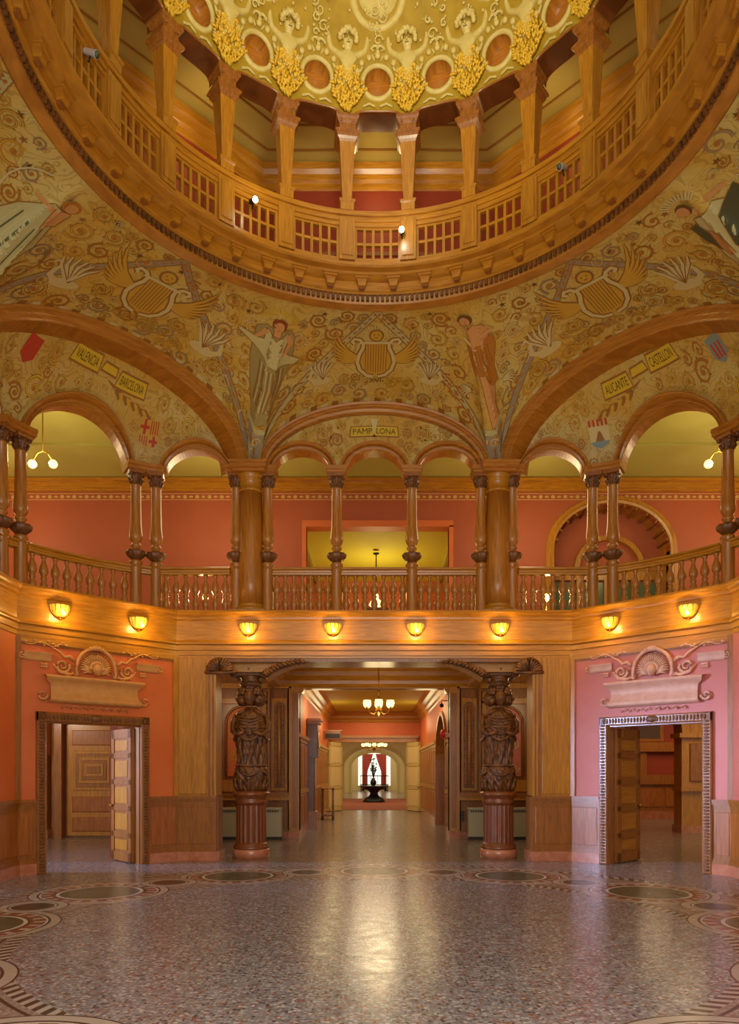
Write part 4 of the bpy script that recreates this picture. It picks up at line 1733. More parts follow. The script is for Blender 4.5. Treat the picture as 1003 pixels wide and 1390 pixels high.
mb = MB()
for kk in range(-8, 9):
    rows = []
    seg = 26
    for g, r in ((0, 3.62), (0, 3.33), (.15, 3.29), (.45, 3.27), (.75, 3.275), (1.0, 3.30), (1.1, 3.36)):
        row = []
        for i in range(seg + 1):
            f = pi * i / seg
            cx_, sx_ = cos(f), sin(f)
            x = -(abs(cx_) ** .55) * (1 if cx_ > 0 else -1) * (ahw + g)
            z = ZA0 + (abs(sx_) ** .5) * (ZAH + g * .035)
            row.append(polar(r, kk * STEP + x, z))
        rows.append(row)
    mb.grid(rows[:3], 'oakk', True)
    mb.grid(rows[2:], 'oakd', True)
struct(mb, 'trim_18')

RD, ZD = 3.36, 11.42                  # dome radius, springing


def dome_pt(deg, v, off=0.0):
    """v metres of arc above springing"""
    a = v / 3.5
    if v < 0:
        r, z = RD, ZD + v
    else:
        r, z = RD * cos(a), ZD + 3.5 * sin(a)
    r -= off * cos(max(a, 0))
    z -= off * sin(max(a, 0))
    return polar(r, deg, z)


VH = .50                              # porthole height
PR = .225
mb = MB()
NA, NV = 900, 60
D0, D1 = -132, 132
vv, ff = [], []
for i in range(NA + 1):
    d = D0 + (D1 - D0) * i / NA
    zb = (z_arch(d, .85) - ZD) if abs(bay(d)) < ahw + .85 else ZA0 - ZD - .02
    for j in range(NV + 1):
        f = j / NV
        v = zb + (5.2 - zb) * f ** 1.7
        vv.append(dome_pt(d, v))
for i in range(NA):
    d = D0 + (D1 - D0) * (i + .5) / NA
    for j in range(NV):
        f = (j + .5) / NV
        v = (z_arch(d, .85) - ZD) * (1 - f ** 1.7) + 5.2 * f ** 1.7
        x = R_(bay(d)) * 3.3
        if x * x + (v - VH) ** 2 < (PR - .01) ** 2:
            continue
        a = i * (NV + 1) + j
        ff.append((a, a + NV + 1, a + NV + 2, a + 1))
mb.add(vv, ff, 'domeg', True)
dome = mb.build('ceiling_dome')
dome['kind'] = 'structure'

# ornaments of one dome bay, in local frame x (across), y (into the room, negative), z up; placed on the dome


def dome_matrix(deg, v, off=0):
    p = Vector(dome_pt(deg, v, off))
    a = v / 3.5 if v > 0 else 0
    return Matrix.Translation(p) @ Matrix.Rotation(-R_(deg), 4, 'Z') @ Matrix.Rotation(a * 1.0, 4, 'X')


def port_mb():
    mb = MB()
    n = 28
    ringp = lambda r, y, k=1: [(r * cos(2 * pi * i / n), y, k * r * sin(2 * pi * i / n)) for i in range(n)]
    mb.grid([ringp(PR + .03, .02), ringp(PR + .035, -.025), ringp(PR + .01, -.035), ringp(PR - .02, -.04), ringp(PR - .03, .0)], 'domec', True, True)
    return mb


def port_recess():
    mb = MB()
    n = 28
    ringp = lambda r, y, k=1: [(r * cos(2 * pi * i / n), y, k * r * sin(2 * pi * i / n)) for i in range(n)]
    mb.grid([ringp(PR - .025, -.02), ringp(PR - .03, .22)], 'oakr', True, True)
    mb.add(ringp(PR - .03, .22), [tuple(range(n))], 'oakr')
    return mb


def stucco_wreath():
    mb = MB()
    for i in range(11):
        a = -.35 + (pi + .7) * i / 10
        r = PR + .115
        mb.ball((r * cos(a), -.03, r * sin(a)), .045, 'domec', 8, 5, (1, .8, 1))
    for sg in (-1, 1):
        pts = []
        for i in range(14):
            f = i / 13
            a = 4.6 * f
            rr = .075 * (1 - .7 * f)
            pts.append((sg * (.10 + rr * cos(a) - .075), -.05, PR + .17 + rr * sin(a)))
        mb.tube(pts, .02, 'domec', 6)
        pts = [(sg * (PR + .08 + .09 * sin(i * .6)), -.03, -.2 + .055 * i) for i in range(10)]
        mb.tube(pts, [.035 - .002 * i for i in range(10)], 'domec', 6)
        pts = [(sg * (.03 + .05 * i), -.04, -PR - .10 - .02 * cos(i * 1.6)) for i in range(5)]
        mb.tube(pts, .018, 'domec', 6)
    return mb


def gold_leaves():
    rnd = random.Random(5)
    mb = MB()
    for i in range(190):
        f = rnd.random()
        z = -.30 + .62 * f
        wd = .27 * (1 - abs(f - .55) * 1.5)
        x = rnd.uniform(-wd, wd)
        a = rnd.uniform(-.9, .9) + x * 3
        L = rnd.uniform(.05, .09)
        c = Vector((x, -.02 - .04 * (1 - abs(x) / .3), z))
        pts = [c, c + Vector((L * .5 * sin(a), -.03, L * .5 * cos(a))), c + Vector((L * sin(a), -.015, L * cos(a)))]
        mb.tube(pts, [.012, .022, .004], 'gold', 5)
    mb.ball((0, .02, .05), .17, 'gold', 8, 6, (1.0, .35, 1.6))
    return mb


def cherub():
    """putto relief: one continuous body grown by the Skin modifier, plus curls"""
    vs = [((0, 0, 0), .085), ((0, -.02, .12), .075), ((0, -.01, .22), .07), ((0, -.01, .285), .032), ((0, -.035, .345), .075), ((0, -.035, .40), .072),
          ((-.10, 0, .235), .052), ((-.20, 0, .29), .048), ((-.235, 0, .40), .046), ((-.21, 0, .52), .038), ((-.17, 0, .60), .036),
          ((.10, 0, .235), .052), ((.20, 0, .29), .048), ((.235, 0, .40), .046), ((.21, 0, .52), .038), ((.17, 0, .60), .036), ((0, .0, -.10), .05)]
    es = [(0, 1), (1, 2), (2, 3), (3, 4), (4, 5), (2, 6), (6, 7), (7, 8), (8, 9), (9, 10), (2, 11), (11, 12), (12, 13), (13, 14), (14, 15), (0, 16)]
    me = bpy.data.meshes.new('cherub')
    me.from_pydata([v for v, r in vs], es, [])
    ob = bpy.data.objects.new('cherub', me)
    COL.objects.link(ob)
    ob.modifiers.new('s', 'SKIN')
    for i, (v, r) in enumerate(vs):
        me.skin_vertices[0].data[i].radius = (r, r * .8)
    me.skin_vertices[0].data[0].use_root = True
    sb = ob.modifiers.new('d', 'SUBSURF')
    sb.levels = sb.render_levels = 2
    bpy.context.view_layer.update()
    dg = bpy.context.evaluated_depsgraph_get()
    ev = ob.evaluated_get(dg)
    m2 = ev.to_mesh()
    mb = MB()
    mb.add([tuple(v.co) for v in m2.vertices], [tuple(p.vertices) for p in m2.polygons], 'domec', True)
    ev.to_mesh_clear()
    bpy.data.objects.remove(ob)
    rnd = random.Random(3)
    for i in range(26):
        a = rnd.uniform(-.3, pi + .3)
        r = rnd.uniform(.07, .105)
        mb.ball((r * cos(a), -.05 - rnd.random() * .04, .39 + r * sin(a) * .9), .032, 'domec', 6, 4)
    mb.ball((0, -.10, .355), .014, 'domec', 6, 4, (1, 1, 1.4))
    mb.ball((.026, -.092, .375), .010, 'p_fold', 6, 4)
    mb.ball((-.026, -.092, .375), .010, 'p_fold', 6, 4)
    mb.tube([(-.02, -.092, .325), (0, -.096, .321), (.02, -.092, .325)], .006, 'p_fold', 5)
    # cap he holds and the ribbons beside him
    mb.bbox(-.24, .24, -.05, .03, .60, .69, 'domec', .02)
    for sg in (-1, 1):
        pts = [(sg * (.30 + .03 * sin(i * 1.5)), -.02, .62 - i * .045) for i in range(11)]
        mb.tube(pts, [.022 - .001 * i for i in range(11)], 'domec', 5)
        pts = [(sg * (.34 + .03 * i), -.02, .58 - abs(i - 2) * .03) for i in range(4)]
        mb.tube(pts, .018, 'domec', 5)
    mb.v = [(x * 1.25, y * 1.25, z * 1.22) for x, y, z in mb.v]
    return mb


protos = [('porthole_rim', port_mb(), 0, VH), ('porthole_recess', port_recess(), 0, VH), ('stucco_wreath', stucco_wreath(), 0, VH), ('gilded_leaves', gold_leaves(), .5, .33), ('cherub_relief', cherub(), .5, .54)]
for nm, m_, sh, v in protos:
    base = m_.build(nm, dome)
    first = True
    for kk in range(-7, 8):
        d = (kk + sh) * STEP
        if abs(d) > 112:
            continue
        o = base if first else base.copy()
        if not first:
            COL.objects.link(o)
            o.parent = dome
        first = False
        o.matrix_local = dome_matrix(d, v)
# stucco curls filling the ground between the putti
mb = MB()
rnd = random.Random(12)
for kk in range(-7, 7):
    for q in range(7):
        d = (kk + .5) * STEP + (-1 if q % 2 else 1) * rnd.uniform(5.6, 8.0)
        v = 1.02 + q * .09
        R = rnd.uniform(.045, .08)
        pts = []
        for i in range(12):
            f = i / 11
            a = f * 7 + q
            r = R * (1 - .75 * f)
            pts.append(dome_pt(d + math.degrees(r * cos(a) / 3.2), v + r * sin(a), .03))
        mb.tube(pts, [.018 * (1 - .4 * i / 11) for i in range(12)], 'domec', 5)
    for q in range(26):
        d = (kk + .5) * STEP + rnd.uniform(-8, 8)
        v = rnd.uniform(.9, 1.58)
        p = Vector(dome_pt(d, v, .015))
        mb.ball(p, rnd.uniform(.014, .026), 'domec', 6, 4)
mb.build('stucco_curls', dome)
# stucco bands and medallions higher up the dome
mb = MB()
for v0, v1, off in ((1.62, 1.68, .04), (1.68, 1.90, .02), (1.90, 1.96, .05)):
    rows = [[dome_pt(D0 + (D1 - D0) * i / 200, v, o_) for i in range(201)] for v, o_ in ((v0, 0), (v0, off), (v1, off), (v1, 0))]
    mb.grid(rows, 'domec', False)
mb.build('stucco_band', dome)
m0 = MB()
n = 24
ringp = lambda r, y: [(r * cos(2 * pi * i / n), y, r * sin(2 * pi * i / n)) for i in range(n)]
m0.grid([ringp(.42, 0), ringp(.40, -.05), ringp(.34, -.05), ringp(.32, -.01), ringp(.001, -.03)], 'domec', True, True)
for i in range(9):
    a = pi * i / 8
    m0.tube([(.03 * cos(a), -.03, .02), (.26 * cos(a), -.05, .26 * sin(a))], .022, 'domec', 5)
base = m0.build('stucco_medallion', dome)
first = True
for kk in (-6, -4, -2, 0, 2, 4, 6):
    d = kk * STEP
    o = base if first else base.copy()
    if not first:
        COL.objects.link(o)
        o.parent = dome
    first = False
    o.matrix_local = dome_matrix(d, 1.55)

# ================================================================ THINGS
# ---------------- big gallery columns
def big_column(x, y, label):
    t = thing('oak_column', label, 'column', (x, y, ZG), 0, 'big oak columns carrying the vault')
    mb = MB()
    mb.sq([(.31, 0), (.31, .07)], 'oak')
    mb.lathe([(.29, .07), (.30, .09), (.29, .13), (.25, .15), (.245, .17), (.255, .19), (.235, .21)], 'oak', 32)
    mb.build('base', t)
    mb = MB()
    mb.lathe([(.232, .2), (.228, .6), (.222, 1.4), (.212, 2.28)], 'shaft', 32)
    mb.build('shaft', t)
    mb = MB()
    mb.lathe([(.212, 2.28), (.225, 2.29), (.225, 2.32), (.212, 2.33), (.214, 2.46), (.235, 2.48), (.24, 2.50), (.23, 2.52), (.26, 2.56), (.275, 2.60)], 'oak', 32)
    mb.sq([(.29, 2.60), (.29, 2.64), (.31, 2.66), (.31, 2.72)], 'oakr')
    mb.build('capital', t)
    return t


# ---------------- slender turned columns
def slender_proto():
    t = thing('turned_column', 'slender turned oak column', 'column', (0, 0, ZG), 0, 'slender turned columns of the arcade')
    mb = MB()
    mb.lathe([(.115, 0), (.115, .05), (.108, .06), (.105, .10), (.105, .80), (.11, .82), (.118, .84), (.118, .87), (.105, .89), (.10, .91), (.118, .94), (.118, .97), (.075, 1.0)], 'shaft', 20)
    mb.build('pedestal', t)
    mb = MB()
    mb.lathe([(.06, .99), (.10, 1.02), (.155, 1.08), (.17, 1.13), (.165, 1.16), (.10, 1.17), (.07, 1.18)], 'carved', 32, fr=lambda a, z: 1 + .09 * cos(10 * a) * (1 if 1.02 < z < 1.165 else 0))
    mb.build('carved_cup', t)
    mb = MB()
    mb.lathe([(.07, 1.17), (.065, 1.22), (.095, 1.25), (.095, 1.28), (.07, 1.30), (.075, 1.32), (.10, 1.35), (.118, 1.40), (.120, 1.46), (.112, 1.54), (.10, 1.66), (.096, 1.9), (.088, 2.34), (.095, 2.35), (.095, 2.37), (.085, 2.38)], 'shaft', 20)
    mb.build('shaft', t)
    mb = MB()
    mb.lathe([(.085, 2.37), (.09, 2.42), (.115, 2.50), (.14, 2.56)], 'carved', 24, fr=lambda a, z: 1 + .10 * cos(8 * a) * (1 if z > 2.4 else 0))
    for i in range(4):
        a = pi / 4 + i * pi / 2
        mb.ball((.14 * cos(a), .14 * sin(a), 2.55), .035, 'carved', 8, 5)
    for i in range(8):
        a = i * pi / 4
        mb.tube([(.09 * cos(a), .09 * sin(a), 2.40), (.125 * cos(a), .125 * sin(a), 2.47), (.115 * cos(a), .115 * sin(a), 2.50)], [.02, .018, .008], 'carved', 5)
    mb.sq([(.13, 2.57), (.15, 2.60), (.15, 2.63)], 'oakd')
    mb.build('capital', t)
    return t


sc_proto = slender_proto()
used = [False]


def slender(x, y, rz, label):
    if not used[0]:
        used[0] = True
        sc_proto.location = (x, y, ZG)
        sc_proto.rotation_euler = (0, 0, rz)
        sc_proto['label'] = label
        return sc_proto
    return dup(sc_proto, (x, y, ZG), rz, label)


FY = 13.52
big_column(-2.30, FY, 'big smooth round oak column west of the three front arches')
big_column(2.30, FY, 'big smooth round oak column east of the three front arches')
big_column(-5.96, CY + 2.3, 'big round oak column at the west side of the rotunda gallery')
big_column(5.96, CY + 2.3, 'big round oak column at the east side of the rotunda gallery')
slender(-.70, FY, 0, 'slender turned column between the front centre arch and the arch west of it')
slender(.70, FY, 0, 'slender turned column between the front centre arch and the arch east of it')
slender(-1.985, FY, 0, 'slender turned column tucked against the east face of the west big column')
slender(1.985, FY, 0, 'slender turned column tucked against the west face of the east big column')
for side, nm in ((-1, 'west'), (1, 'east')):
    def pos(s):
        p, n = arc_plan(s)
        return side * p.x, CY + p.y, atan2(side * n.x, -n.y)
    for s, lb in ((.265, 'slender turned column hugging the outer face of the %s big column' % nm), (1.76, 'inner of the paired slender columns where the %s balustrade turns' % nm), (2.12, 'outer of the paired slender columns where the %s balustrade turns' % nm),
                  (ALT - 2.12, 'first slender column of the far pair at the %s end of the curved rail' % nm), (ALT - 1.76, 'second slender column of the far pair beyond the %s curved rail' % nm)):
        x, y, rz = pos(s)
        slender(x, y, rz, lb)

# impost blocks over the columns (structure)
mb = MB()
for x0, x1 in ((-2.62, -1.83), (-.87, -.53), (.53, .87), (1.83, 2.62)):
    mb.box(x0, x1, FY - .17, FY + .20, 7.13, 7.18, 'oakr')
    mb.box(x0 - .02, x1 + .02, FY - .19, FY + .22, 7.18, 7.25, 'oakr')
for x in (-2.3, 2.3):
    mb.box(x - .33, x + .33, FY - .36, FY + .3, 7.15, 7.22, 'oakr')
    mb.box(x - .35, x + .35, FY - .38, FY + .3, 7.22, 7.27, 'oakr')
for side in (-1, 1):
    for s0, s1 in ((.1, .45), (1.60, 2.30), (ALT - 2.30, ALT - 1.60), (ALT - .45, ALT - .1)):
        pth = []
        for i in range(7):
            p, n = arc_plan(s0 + (s1 - s0) * i / 6)
            pth.append((side * p.x, CY + p.y))
        if side > 0:
            mb.sweep(pth, [(-.2, 7.13), (.17, 7.13), (.17, 7.18), (.20, 7.19), (.20, 7.25), (-.2, 7.25)], 'oakr')
        else:
            mb.sweep(pth[::-1], [(-.2, 7.13), (.17, 7.13), (.17, 7.18), (.20, 7.19), (.20, 7.25), (-.2, 7.25)], 'oakr')
struct(mb, 'trim_19')

# ---------------- balustrades
bal = MB()
bal.lathe([(.03, 0), (.05, .0), (.05, .03), (.028, .05), (.032, .08), (.055, .15), (.068, .20), (.055, .27), (.035, .31), (.05, .33), (.052, .36), (.035, .375), (.05, .40), (.074, .46), (.064, .54), (.034, .62), (.028, .68), (.045, .70), (.045, .73), (.03, .74)], 'shaft', 14)
bal_me = bal.build('baluster')
first_bal = [bal_me]


def balustrade(pts, n, label, group='turned balustrades of the gallery'):
    """pts: plan polyline in travel order with the room on its right"""
    c = pts[len(pts) // 2]
    t = thing('balustrade', label, 'balustrade', (c[0], c[1], ZG), 0, group)
    mb = MB()
    mb.X = Matrix.Translation((-c[0], -c[1], -ZG))
    z = ZG
    mb.sweep(pts, [(-.06, z + .76), (.06, z + .76), (.065, z + .79), (.045, z + .81), (.05, z + .84), (.085, z + .86), (.085, z + .885), (.06, z + .90), (-.06, z + .90), (-.085, z + .885), (-.085, z + .86), (-.05, z + .84), (-.045, z + .81), (-.065, z + .79)], 'oakh')
    mb.build('hand_rail', t)
    mb = MB()
    mb.X = Matrix.Translation((-c[0], -c[1], -ZG))
    mb.sweep(pts, [(-.07, z), (.07, z), (.07, z + .02), (-.07, z + .02)], 'oakh')
    mb.build('bottom_rail', t)
    L = [0]
    for i in range(1, len(pts)):
        L.append(L[-1] + (Vector(pts[i]) - Vector(pts[i - 1])).length)
    for k in range(n):
        s = L[-1] * (k + .5) / n
        i = 0
        while i < len(L) - 2 and L[i + 1] < s:
            i += 1
        f = (s - L[i]) / (L[i + 1] - L[i])
        p = Vector(pts[i]).lerp(Vector(pts[i + 1]), f)
        if first_bal:
            o = first_bal.pop()
        else:
            o = bal_me.copy()
            COL.objects.link(o)
        o.parent = t
        o.location = (p.x - c[0], p.y - c[1], .02)
    return t


balustrade([(-1.89, FY), (-1.3, FY), (-.79, FY)], 7, 'balustrade under the westmost of the three front arches')
balustrade([(-.61, FY), (0, FY), (.61, FY)], 7, 'balustrade under the middle of the three front arches')
balustrade([(.79, FY), (1.3, FY), (1.89, FY)], 7, 'balustrade under the eastmost of the three front arches')
for side, nm in ((-1, 'west'), (1, 'east')):
    def run(s0, s1, k=10):
        q = []
        for i in range(k + 1):
            p, n = arc_plan(s0 + (s1 - s0) * i / k)
            q.append((side * p.x, CY + p.y))
        return q if side > 0 else q[::-1]
    balustrade(run(.38, 1.66, 4), 7, 'short straight balustrade just %s of the %s big column' % (nm, nm))
    balustrade(run(1.85, 2.03, 2), 0, 'stub of rail between the first pair of slender columns on the %s' % nm)
    balustrade(run(2.22, ALT - 2.22, 16), 9, 'curved balustrade bowing out under the large %s arch' % nm)
    balustrade(run(ALT - 2.03, ALT - 1.85, 2), 0, 'stub of rail between the far pair of slender columns on the %s' % nm)
    balustrade(run(ALT - 1.66, ALT - .3, 4), 7, 'short balustrade beyond the far pair of columns on the %s' % nm)

# ---------------- carved caryatid columns of the entrance
FACE = Vector((0, -1, 0))


def face_mb(mb, c, k, mat, dirn=(0, -1)):
    """small carved head: c centre, k half height, looks along dirn"""
    cx, cy, cz = c
    a = atan2(dirn[0], -dirn[1])

    def P_(x, y, z):
        return (cx + x * cos(a) - y * sin(a) * -1 * -1, cy + x * sin(a) * 1 + y * cos(a), cz + z)
    def Q(x, y, z):
        # local: x right, y towards viewer (negative = out)
        return (cx + x * cos(-a) + y * sin(-a) * -1, cy - x * sin(-a) * -1 + y * cos(-a), cz + z)
    rot = Matrix.Translation(c) @ Matrix.Rotation(a, 4, 'Z')
    sv = mb.X
    mb.X = sv @ rot
    v, f = [], []
    nr, ns = 12, 16
    for i in range(nr + 1):
        th = pi * i / nr
        z = cos(th)
        for j in range(ns):
            ph = 2 * pi * j / ns
            x, y = sin(th) * cos(ph), sin(th) * sin(ph)
            r = 1.0
            fr_ = max(0, -y)
            w_ = .78 * (1 - .22 * max(0, -z)) 
            yy = y * .88
            # eye sockets, nose, mouth, chin on the front
            if fr_ > .3:
                yy += .16 * math.exp(-((abs(x) - .34) ** 2 / .02 + (z - .12) ** 2 / .012))
                yy -= .30 * math.exp(-(x ** 2 / .012 + (z + .08) ** 2 / .03))
                yy -= .12 * math.exp(-(x ** 2 / .05 + (z + .42) ** 2 / .006))
                yy += .05 * math.exp(-(x ** 2 / .06 + (z + .52) ** 2 / .003))
                yy -= .10 * math.exp(-(x ** 2 / .05 + (z + .75) ** 2 / .02))
            v.append((x * w_ * k, yy * k, z * k))
    for i in range(nr):
        for j in range(ns):
            q = (j + 1) % ns
            f.append((i * ns + j, (i + 1) * ns + j, (i + 1) * ns + q, i * ns + q))
    mb.add(v, f, mat, True)
    mb.X = sv


def caryatid(x, label):
    t = thing('caryatid_column', label, 'column', (x, 13.62, 0), 0, 'carved caryatid columns')
    mb = MB()
    mb.lathe([(.34, 0), (.345, .10), (.34, .15), (.325, .17)], 'marble', 36)
    mb.build('marble_plinth', t)
    mb = MB()
    mb.lathe([(.325, .17), (.33, .19), (.325, .22), (.30, .24), (.30, .26), (.285, .28)], 'drum', 36)
    mb.build('base', t)
    mb = MB()
    mb.lathe([(.285, .27), (.285, .30), (.282, .98), (.285, 1.02)], 'drum', 144, smooth=False, fr=lambda a, z: 1 - (.075 * abs(sin(10 * a)) ** .7 if .28 < z < 1.0 else 0))
    # densify the fluting along z
    mb.build('fluted_drum', t)
    mb = MB()
    mb.lathe([(.285, 1.0), (.30, 1.03), (.30, 1.07), (.285, 1.09), (.30, 1.12), (.335, 1.16), (.345, 1.18), (.345, 1.22), (.30, 1.235), (.28, 1.25)], 'drum', 36)
    mb.build('drum_cornice', t)

    # herm body
    keys = [(1.24, .25), (1.30, .275), (1.40, .285), (1.50, .30), (1.60, .31), (1.70, .305), (1.74, .27), (1.76, .255), (1.80, .26), (1.95, .255), (2.10, .265), (2.25, .285), (2.40, .305), (2.50, .31), (2.58, .305), (2.66, .29), (2.74, .275), (2.80, .24), (2.86, .17), (2.90, .12), (2.93, .10)]

    def rad(z):
        for (z0, r0), (z1, r1) in zip(keys, keys[1:]):
            if z <= z1:
                f_ = (z - z0) / (z1 - z0)
                return r0 + (r1 - r0) * f_
        return keys[-1][1]
    mb = MB()
    rows = []
    NZ, NA_ = 80, 96
    for i in range(NZ + 1):
        z = 1.24 + (2.93 - 1.24) * i / NZ
        row = []
        for j in range(NA_):
            a = 2 * pi * j / NA_
            r = rad(z)
            fa = a + pi / 2                                   # 0 at the front
            if z < 1.74:                                      # acanthus skirt bulge
                r += .022 * cos(8 * a) * sin((z - 1.24) / .5 * pi) + .012 * sin(16 * a + z * 40)
            elif z < 2.36:                                    # drapery folds
                r += .022 * sin(11 * a + 2.6 * sin(z * 5)) + .012 * sin(27 * a + 3 * sin(z * 9))
            elif z < 2.8:
                for s_ in (-.42, .42):                        # bust
                    d = ((fa - s_ + pi) % (2 * pi)) - pi
                    r += .05 * math.exp(-(d * d / .07 + (z - 2.60) ** 2 / .006))
                r += .008 * sin(17 * a + z * 30)
            row.append((r * cos(a) * 1.0, r * sin(a) * .86, z))
        rows.append(row)
    mb.grid(rows, 'carved', True, True)
    # swags, belt and arms folded across
    for z, r, q in ((2.52, .335, .03), (1.755, .285, .022)):
        mb.tube([(r * cos(a), r * .87 * sin(a), z) for a in [2 * pi * i / 28 for i in range(28)]], q, 'carved', 6, closed=True)
    for q in range(5):                                        # drapery gathered over the breast
        mb.tube([(-.26 + .13 * k, -.245 - .05 * sin(pi * k / 4), 2.74 - .04 * q - (.05 + .03 * q) * sin(pi * k / 4)) for k in range(5)], [.010, .018, .02, .018, .010], 'carved', 6)
    for sg in (-1, 1):
        mb.tube([(sg * .10, -.17, 2.86), (sg * .20, -.17, 2.80), (sg * .28, -.08, 2.72)], [.03, .04, .03], 'carved', 7)
    for base_a in (-pi / 2, 0, pi / 2, pi):
        mb.tube([(.325 * cos(base_a + .75 * (i / 6 - 1)), .285 * sin(base_a + .75 * (i / 6 - 1)), 2.42 - .16 * sin(pi * i / 12)) for i in range(13)], [.02 + .012 * sin(pi * i / 12) for i in range(13)], 'carved', 6)
        mb.tube([(.31 * cos(base_a + .7 * (i / 6 - 1)), .27 * sin(base_a + .7 * (i / 6 - 1)), 1.66 - .10 * sin(pi * i / 12)) for i in range(13)], [.02 + .012 * sin(pi * i / 12) for i in range(13)], 'carved', 6)
    for i in range(12):
        a = 2 * pi * i / 12
        mb.tube([(.27 * cos(a), .24 * sin(a), 1.26), (.31 * cos(a), .27 * sin(a), 1.36), (.335 * cos(a), .29 * sin(a), 1.46), (.31 * cos(a + .1), .28 * sin(a + .1), 1.50)], [.04, .045, .03, .012], 'carved', 6)
    for sg in (-1, 1):
        mb.tube([(sg * .27, -.02, 2.76), (sg * .34, -.06, 2.62), (sg * .335, -.14, 2.44), (sg * .24, -.26, 2.36), (sg * .08, -.31, 2.42)], [.06, .058, .05, .042, .035], 'carved', 8)
        for q in range(4):
            mb.tube([(sg * .08, -.31, 2.44 - q * .02), (sg * .02, -.325, 2.43 - q * .02), (-sg * .03, -.32, 2.42 - q * .02)], .010, 'carved', 5)
        mb.tube([(sg * .15, -.24, 2.36), (sg * .17, -.27, 2.15), (sg * .14, -.25, 1.95), (sg * .16, -.25, 1.80)], [.02, .03, .026, .01], 'carved', 6)
    mb.v = [(x_ * .96, y_ * .96, 1.24 + (z_ - 1.24) * .935) for x_, y_, z_ in mb.v]
    mb.build('herm_body', t)
    mb = MB()
    for dx, dy in ((0, -1), (-1, 0), (1, 0)):
        face_mb(mb, (dx * .15, dy * .17, 2.97), .145, 'carved', (dx, dy))
    for i in range(46):                                       # hair and fruit between the faces
        a = 2 * pi * i / 23 + (.1 if i % 2 else 0)
        z = 3.12 if i % 2 else 3.07
        off = min(abs(((a + pi / 2 + pi / 2 * k + pi) % (2 * pi)) - pi) for k in (0, 1, 3))
        r = .22 if off > .45 else .15
        mb.ball((r * cos(a), r * sin(a), z + (.05 if off < .45 else 0)), .045, 'carved', 7, 5)
    for i in range(16):
        a = 2 * pi * i / 16
        if min(abs(((a + pi / 2 + pi / 2 * k + pi) % (2 * pi)) - pi) for k in (0, 1, 3)) > .45:
            mb.ball((.20 * cos(a), .20 * sin(a), 2.92), .065, 'carved', 7, 5)
    mb.build('head', t)
    mb = MB()
    mb.lathe([(.13, 3.12), (.16, 3.2), (.20, 3.22), (.20, 3.26), (.17, 3.28), (.18, 3.34), (.21, 3.38)], 'carved', 24, fr=lambda a, z: 1 + .05 * cos(12 * a))
    mb.bbox(-.36, .36, -.26, .26, 3.50, 3.54, 'carved', .01)
    mb.bbox(-.30, .30, -.22, .22, 3.38, 3.50, 'carved', .02)
    for sx in (-1, 1):                                        # volutes
        for yy in (-.25, .25):
            pts = []
            for i in range(26):
                f_ = i / 25
                a = pi / 2 - sx * f_ * 4.2 * pi * -1
                r = .085 * (1 - .82 * f_)
                pts.append((sx * .28 + r * cos(a), yy, 3.425 + r * sin(a)))
            mb.tube(pts, .016, 'carved', 5)
        mb.X = Matrix.Translation((sx * .28, -.24, 3.425)) @ Matrix.Rotation(-pi / 2, 4, 'X')
        mb.lathe([(.07, 0), (.075, .05), (.06, .24), (.075, .43), (.07, .48)], 'carved', 14)
        mb.X = Matrix.Identity(4)
    for i in range(9):
        mb.ball((-.16 + i * .04, -.235, 3.44), .022, 'carved', 6, 4)
    mb.ball((0, -.26, 3.50), .05, 'carved', 8, 5, (1, .5, 1))
    mb.build('ionic_capital', t)
    mb = MB()
    mb.sq([(.20, 3.54), (.20, 3.58), (.18, 3.60), (.18, 3.76), (.21, 3.80), (.23, 3.82), (.23, 3.88)], 'carved')
    for dx, dy in ((0, -1), (-1, 0), (1, 0)):
        for i in range(7):
            f_ = i / 6 - .5
            z = 3.72 - .05 * cos(f_ * pi)
            mb.ball((dx * .19 + dy * f_ * .28, dy * .19 + dx * f_ * .28, z), .024, 'carved', 6, 4)
    mb.build('impost_block', t)
    return t


caryatid(-2.31, 'dark carved caryatid column on fluted drum, west of the corridor entrance')
caryatid(2.33, 'dark carved caryatid column on fluted drum, east of the corridor entrance')

# carved shell and leaf brackets (parts of the header)
for side in (-1, 1):
    sfx = 'west' if side < 0 else 'east'
    t = thing('shell_bracket', 'dark carved fan shell under the beam beside the %s pier' % sfx, 'shell carving', (side * 2.78, 13.09, 3.40))
    mb = MB()
    for i in range(13):
        a = pi * (i + .5) / 13
        mb.tube([(.03 * cos(a), -.03, .02), (.14 * cos(a), -.07, .02 + .13 * sin(a)), (.24 * cos(a), -.04, .02 + .235 * sin(a))], [.008, .022, .030], 'carved', 6)
    mb.prism([(.25 * cos(pi * i / 16), .26 * sin(pi * i / 16)) for i in range(17)], -.02, .03, 'carved')
    mb.tube([(-.27, -.03, .0), (0, -.05, -.02), (.27, -.03, .0)], .03, 'carved', 6)
    mb.build('shell', t)
    t = thing('leaf_bracket', 'dark carved leafy corner bracket inside the %s caryatid column' % sfx, 'carved bracket', (side * 1.99, 13.14, 3.36))
    mb = MB()
    pts = [(-side * .8 * (i / 12) ** 1.25, -.02, .24 * sin(pi / 2 * i / 12) ) for i in range(13)]
    mb.tube(pts, [.07, .075, .07, .065, .06, .055, .05, .05, .045, .04, .035, .03, .015], 'carved', 8)
    for i in range(11):
        p = Vector(pts[i])
        mb.tube([p + Vector((0, -.04, .04)), p + Vector((-side * .06, -.09, -.01)), p + Vector((-side * .09, -.06, -.05))], [.03, .028, .008], 'carved', 5)
    mb.build('acanthus', t)

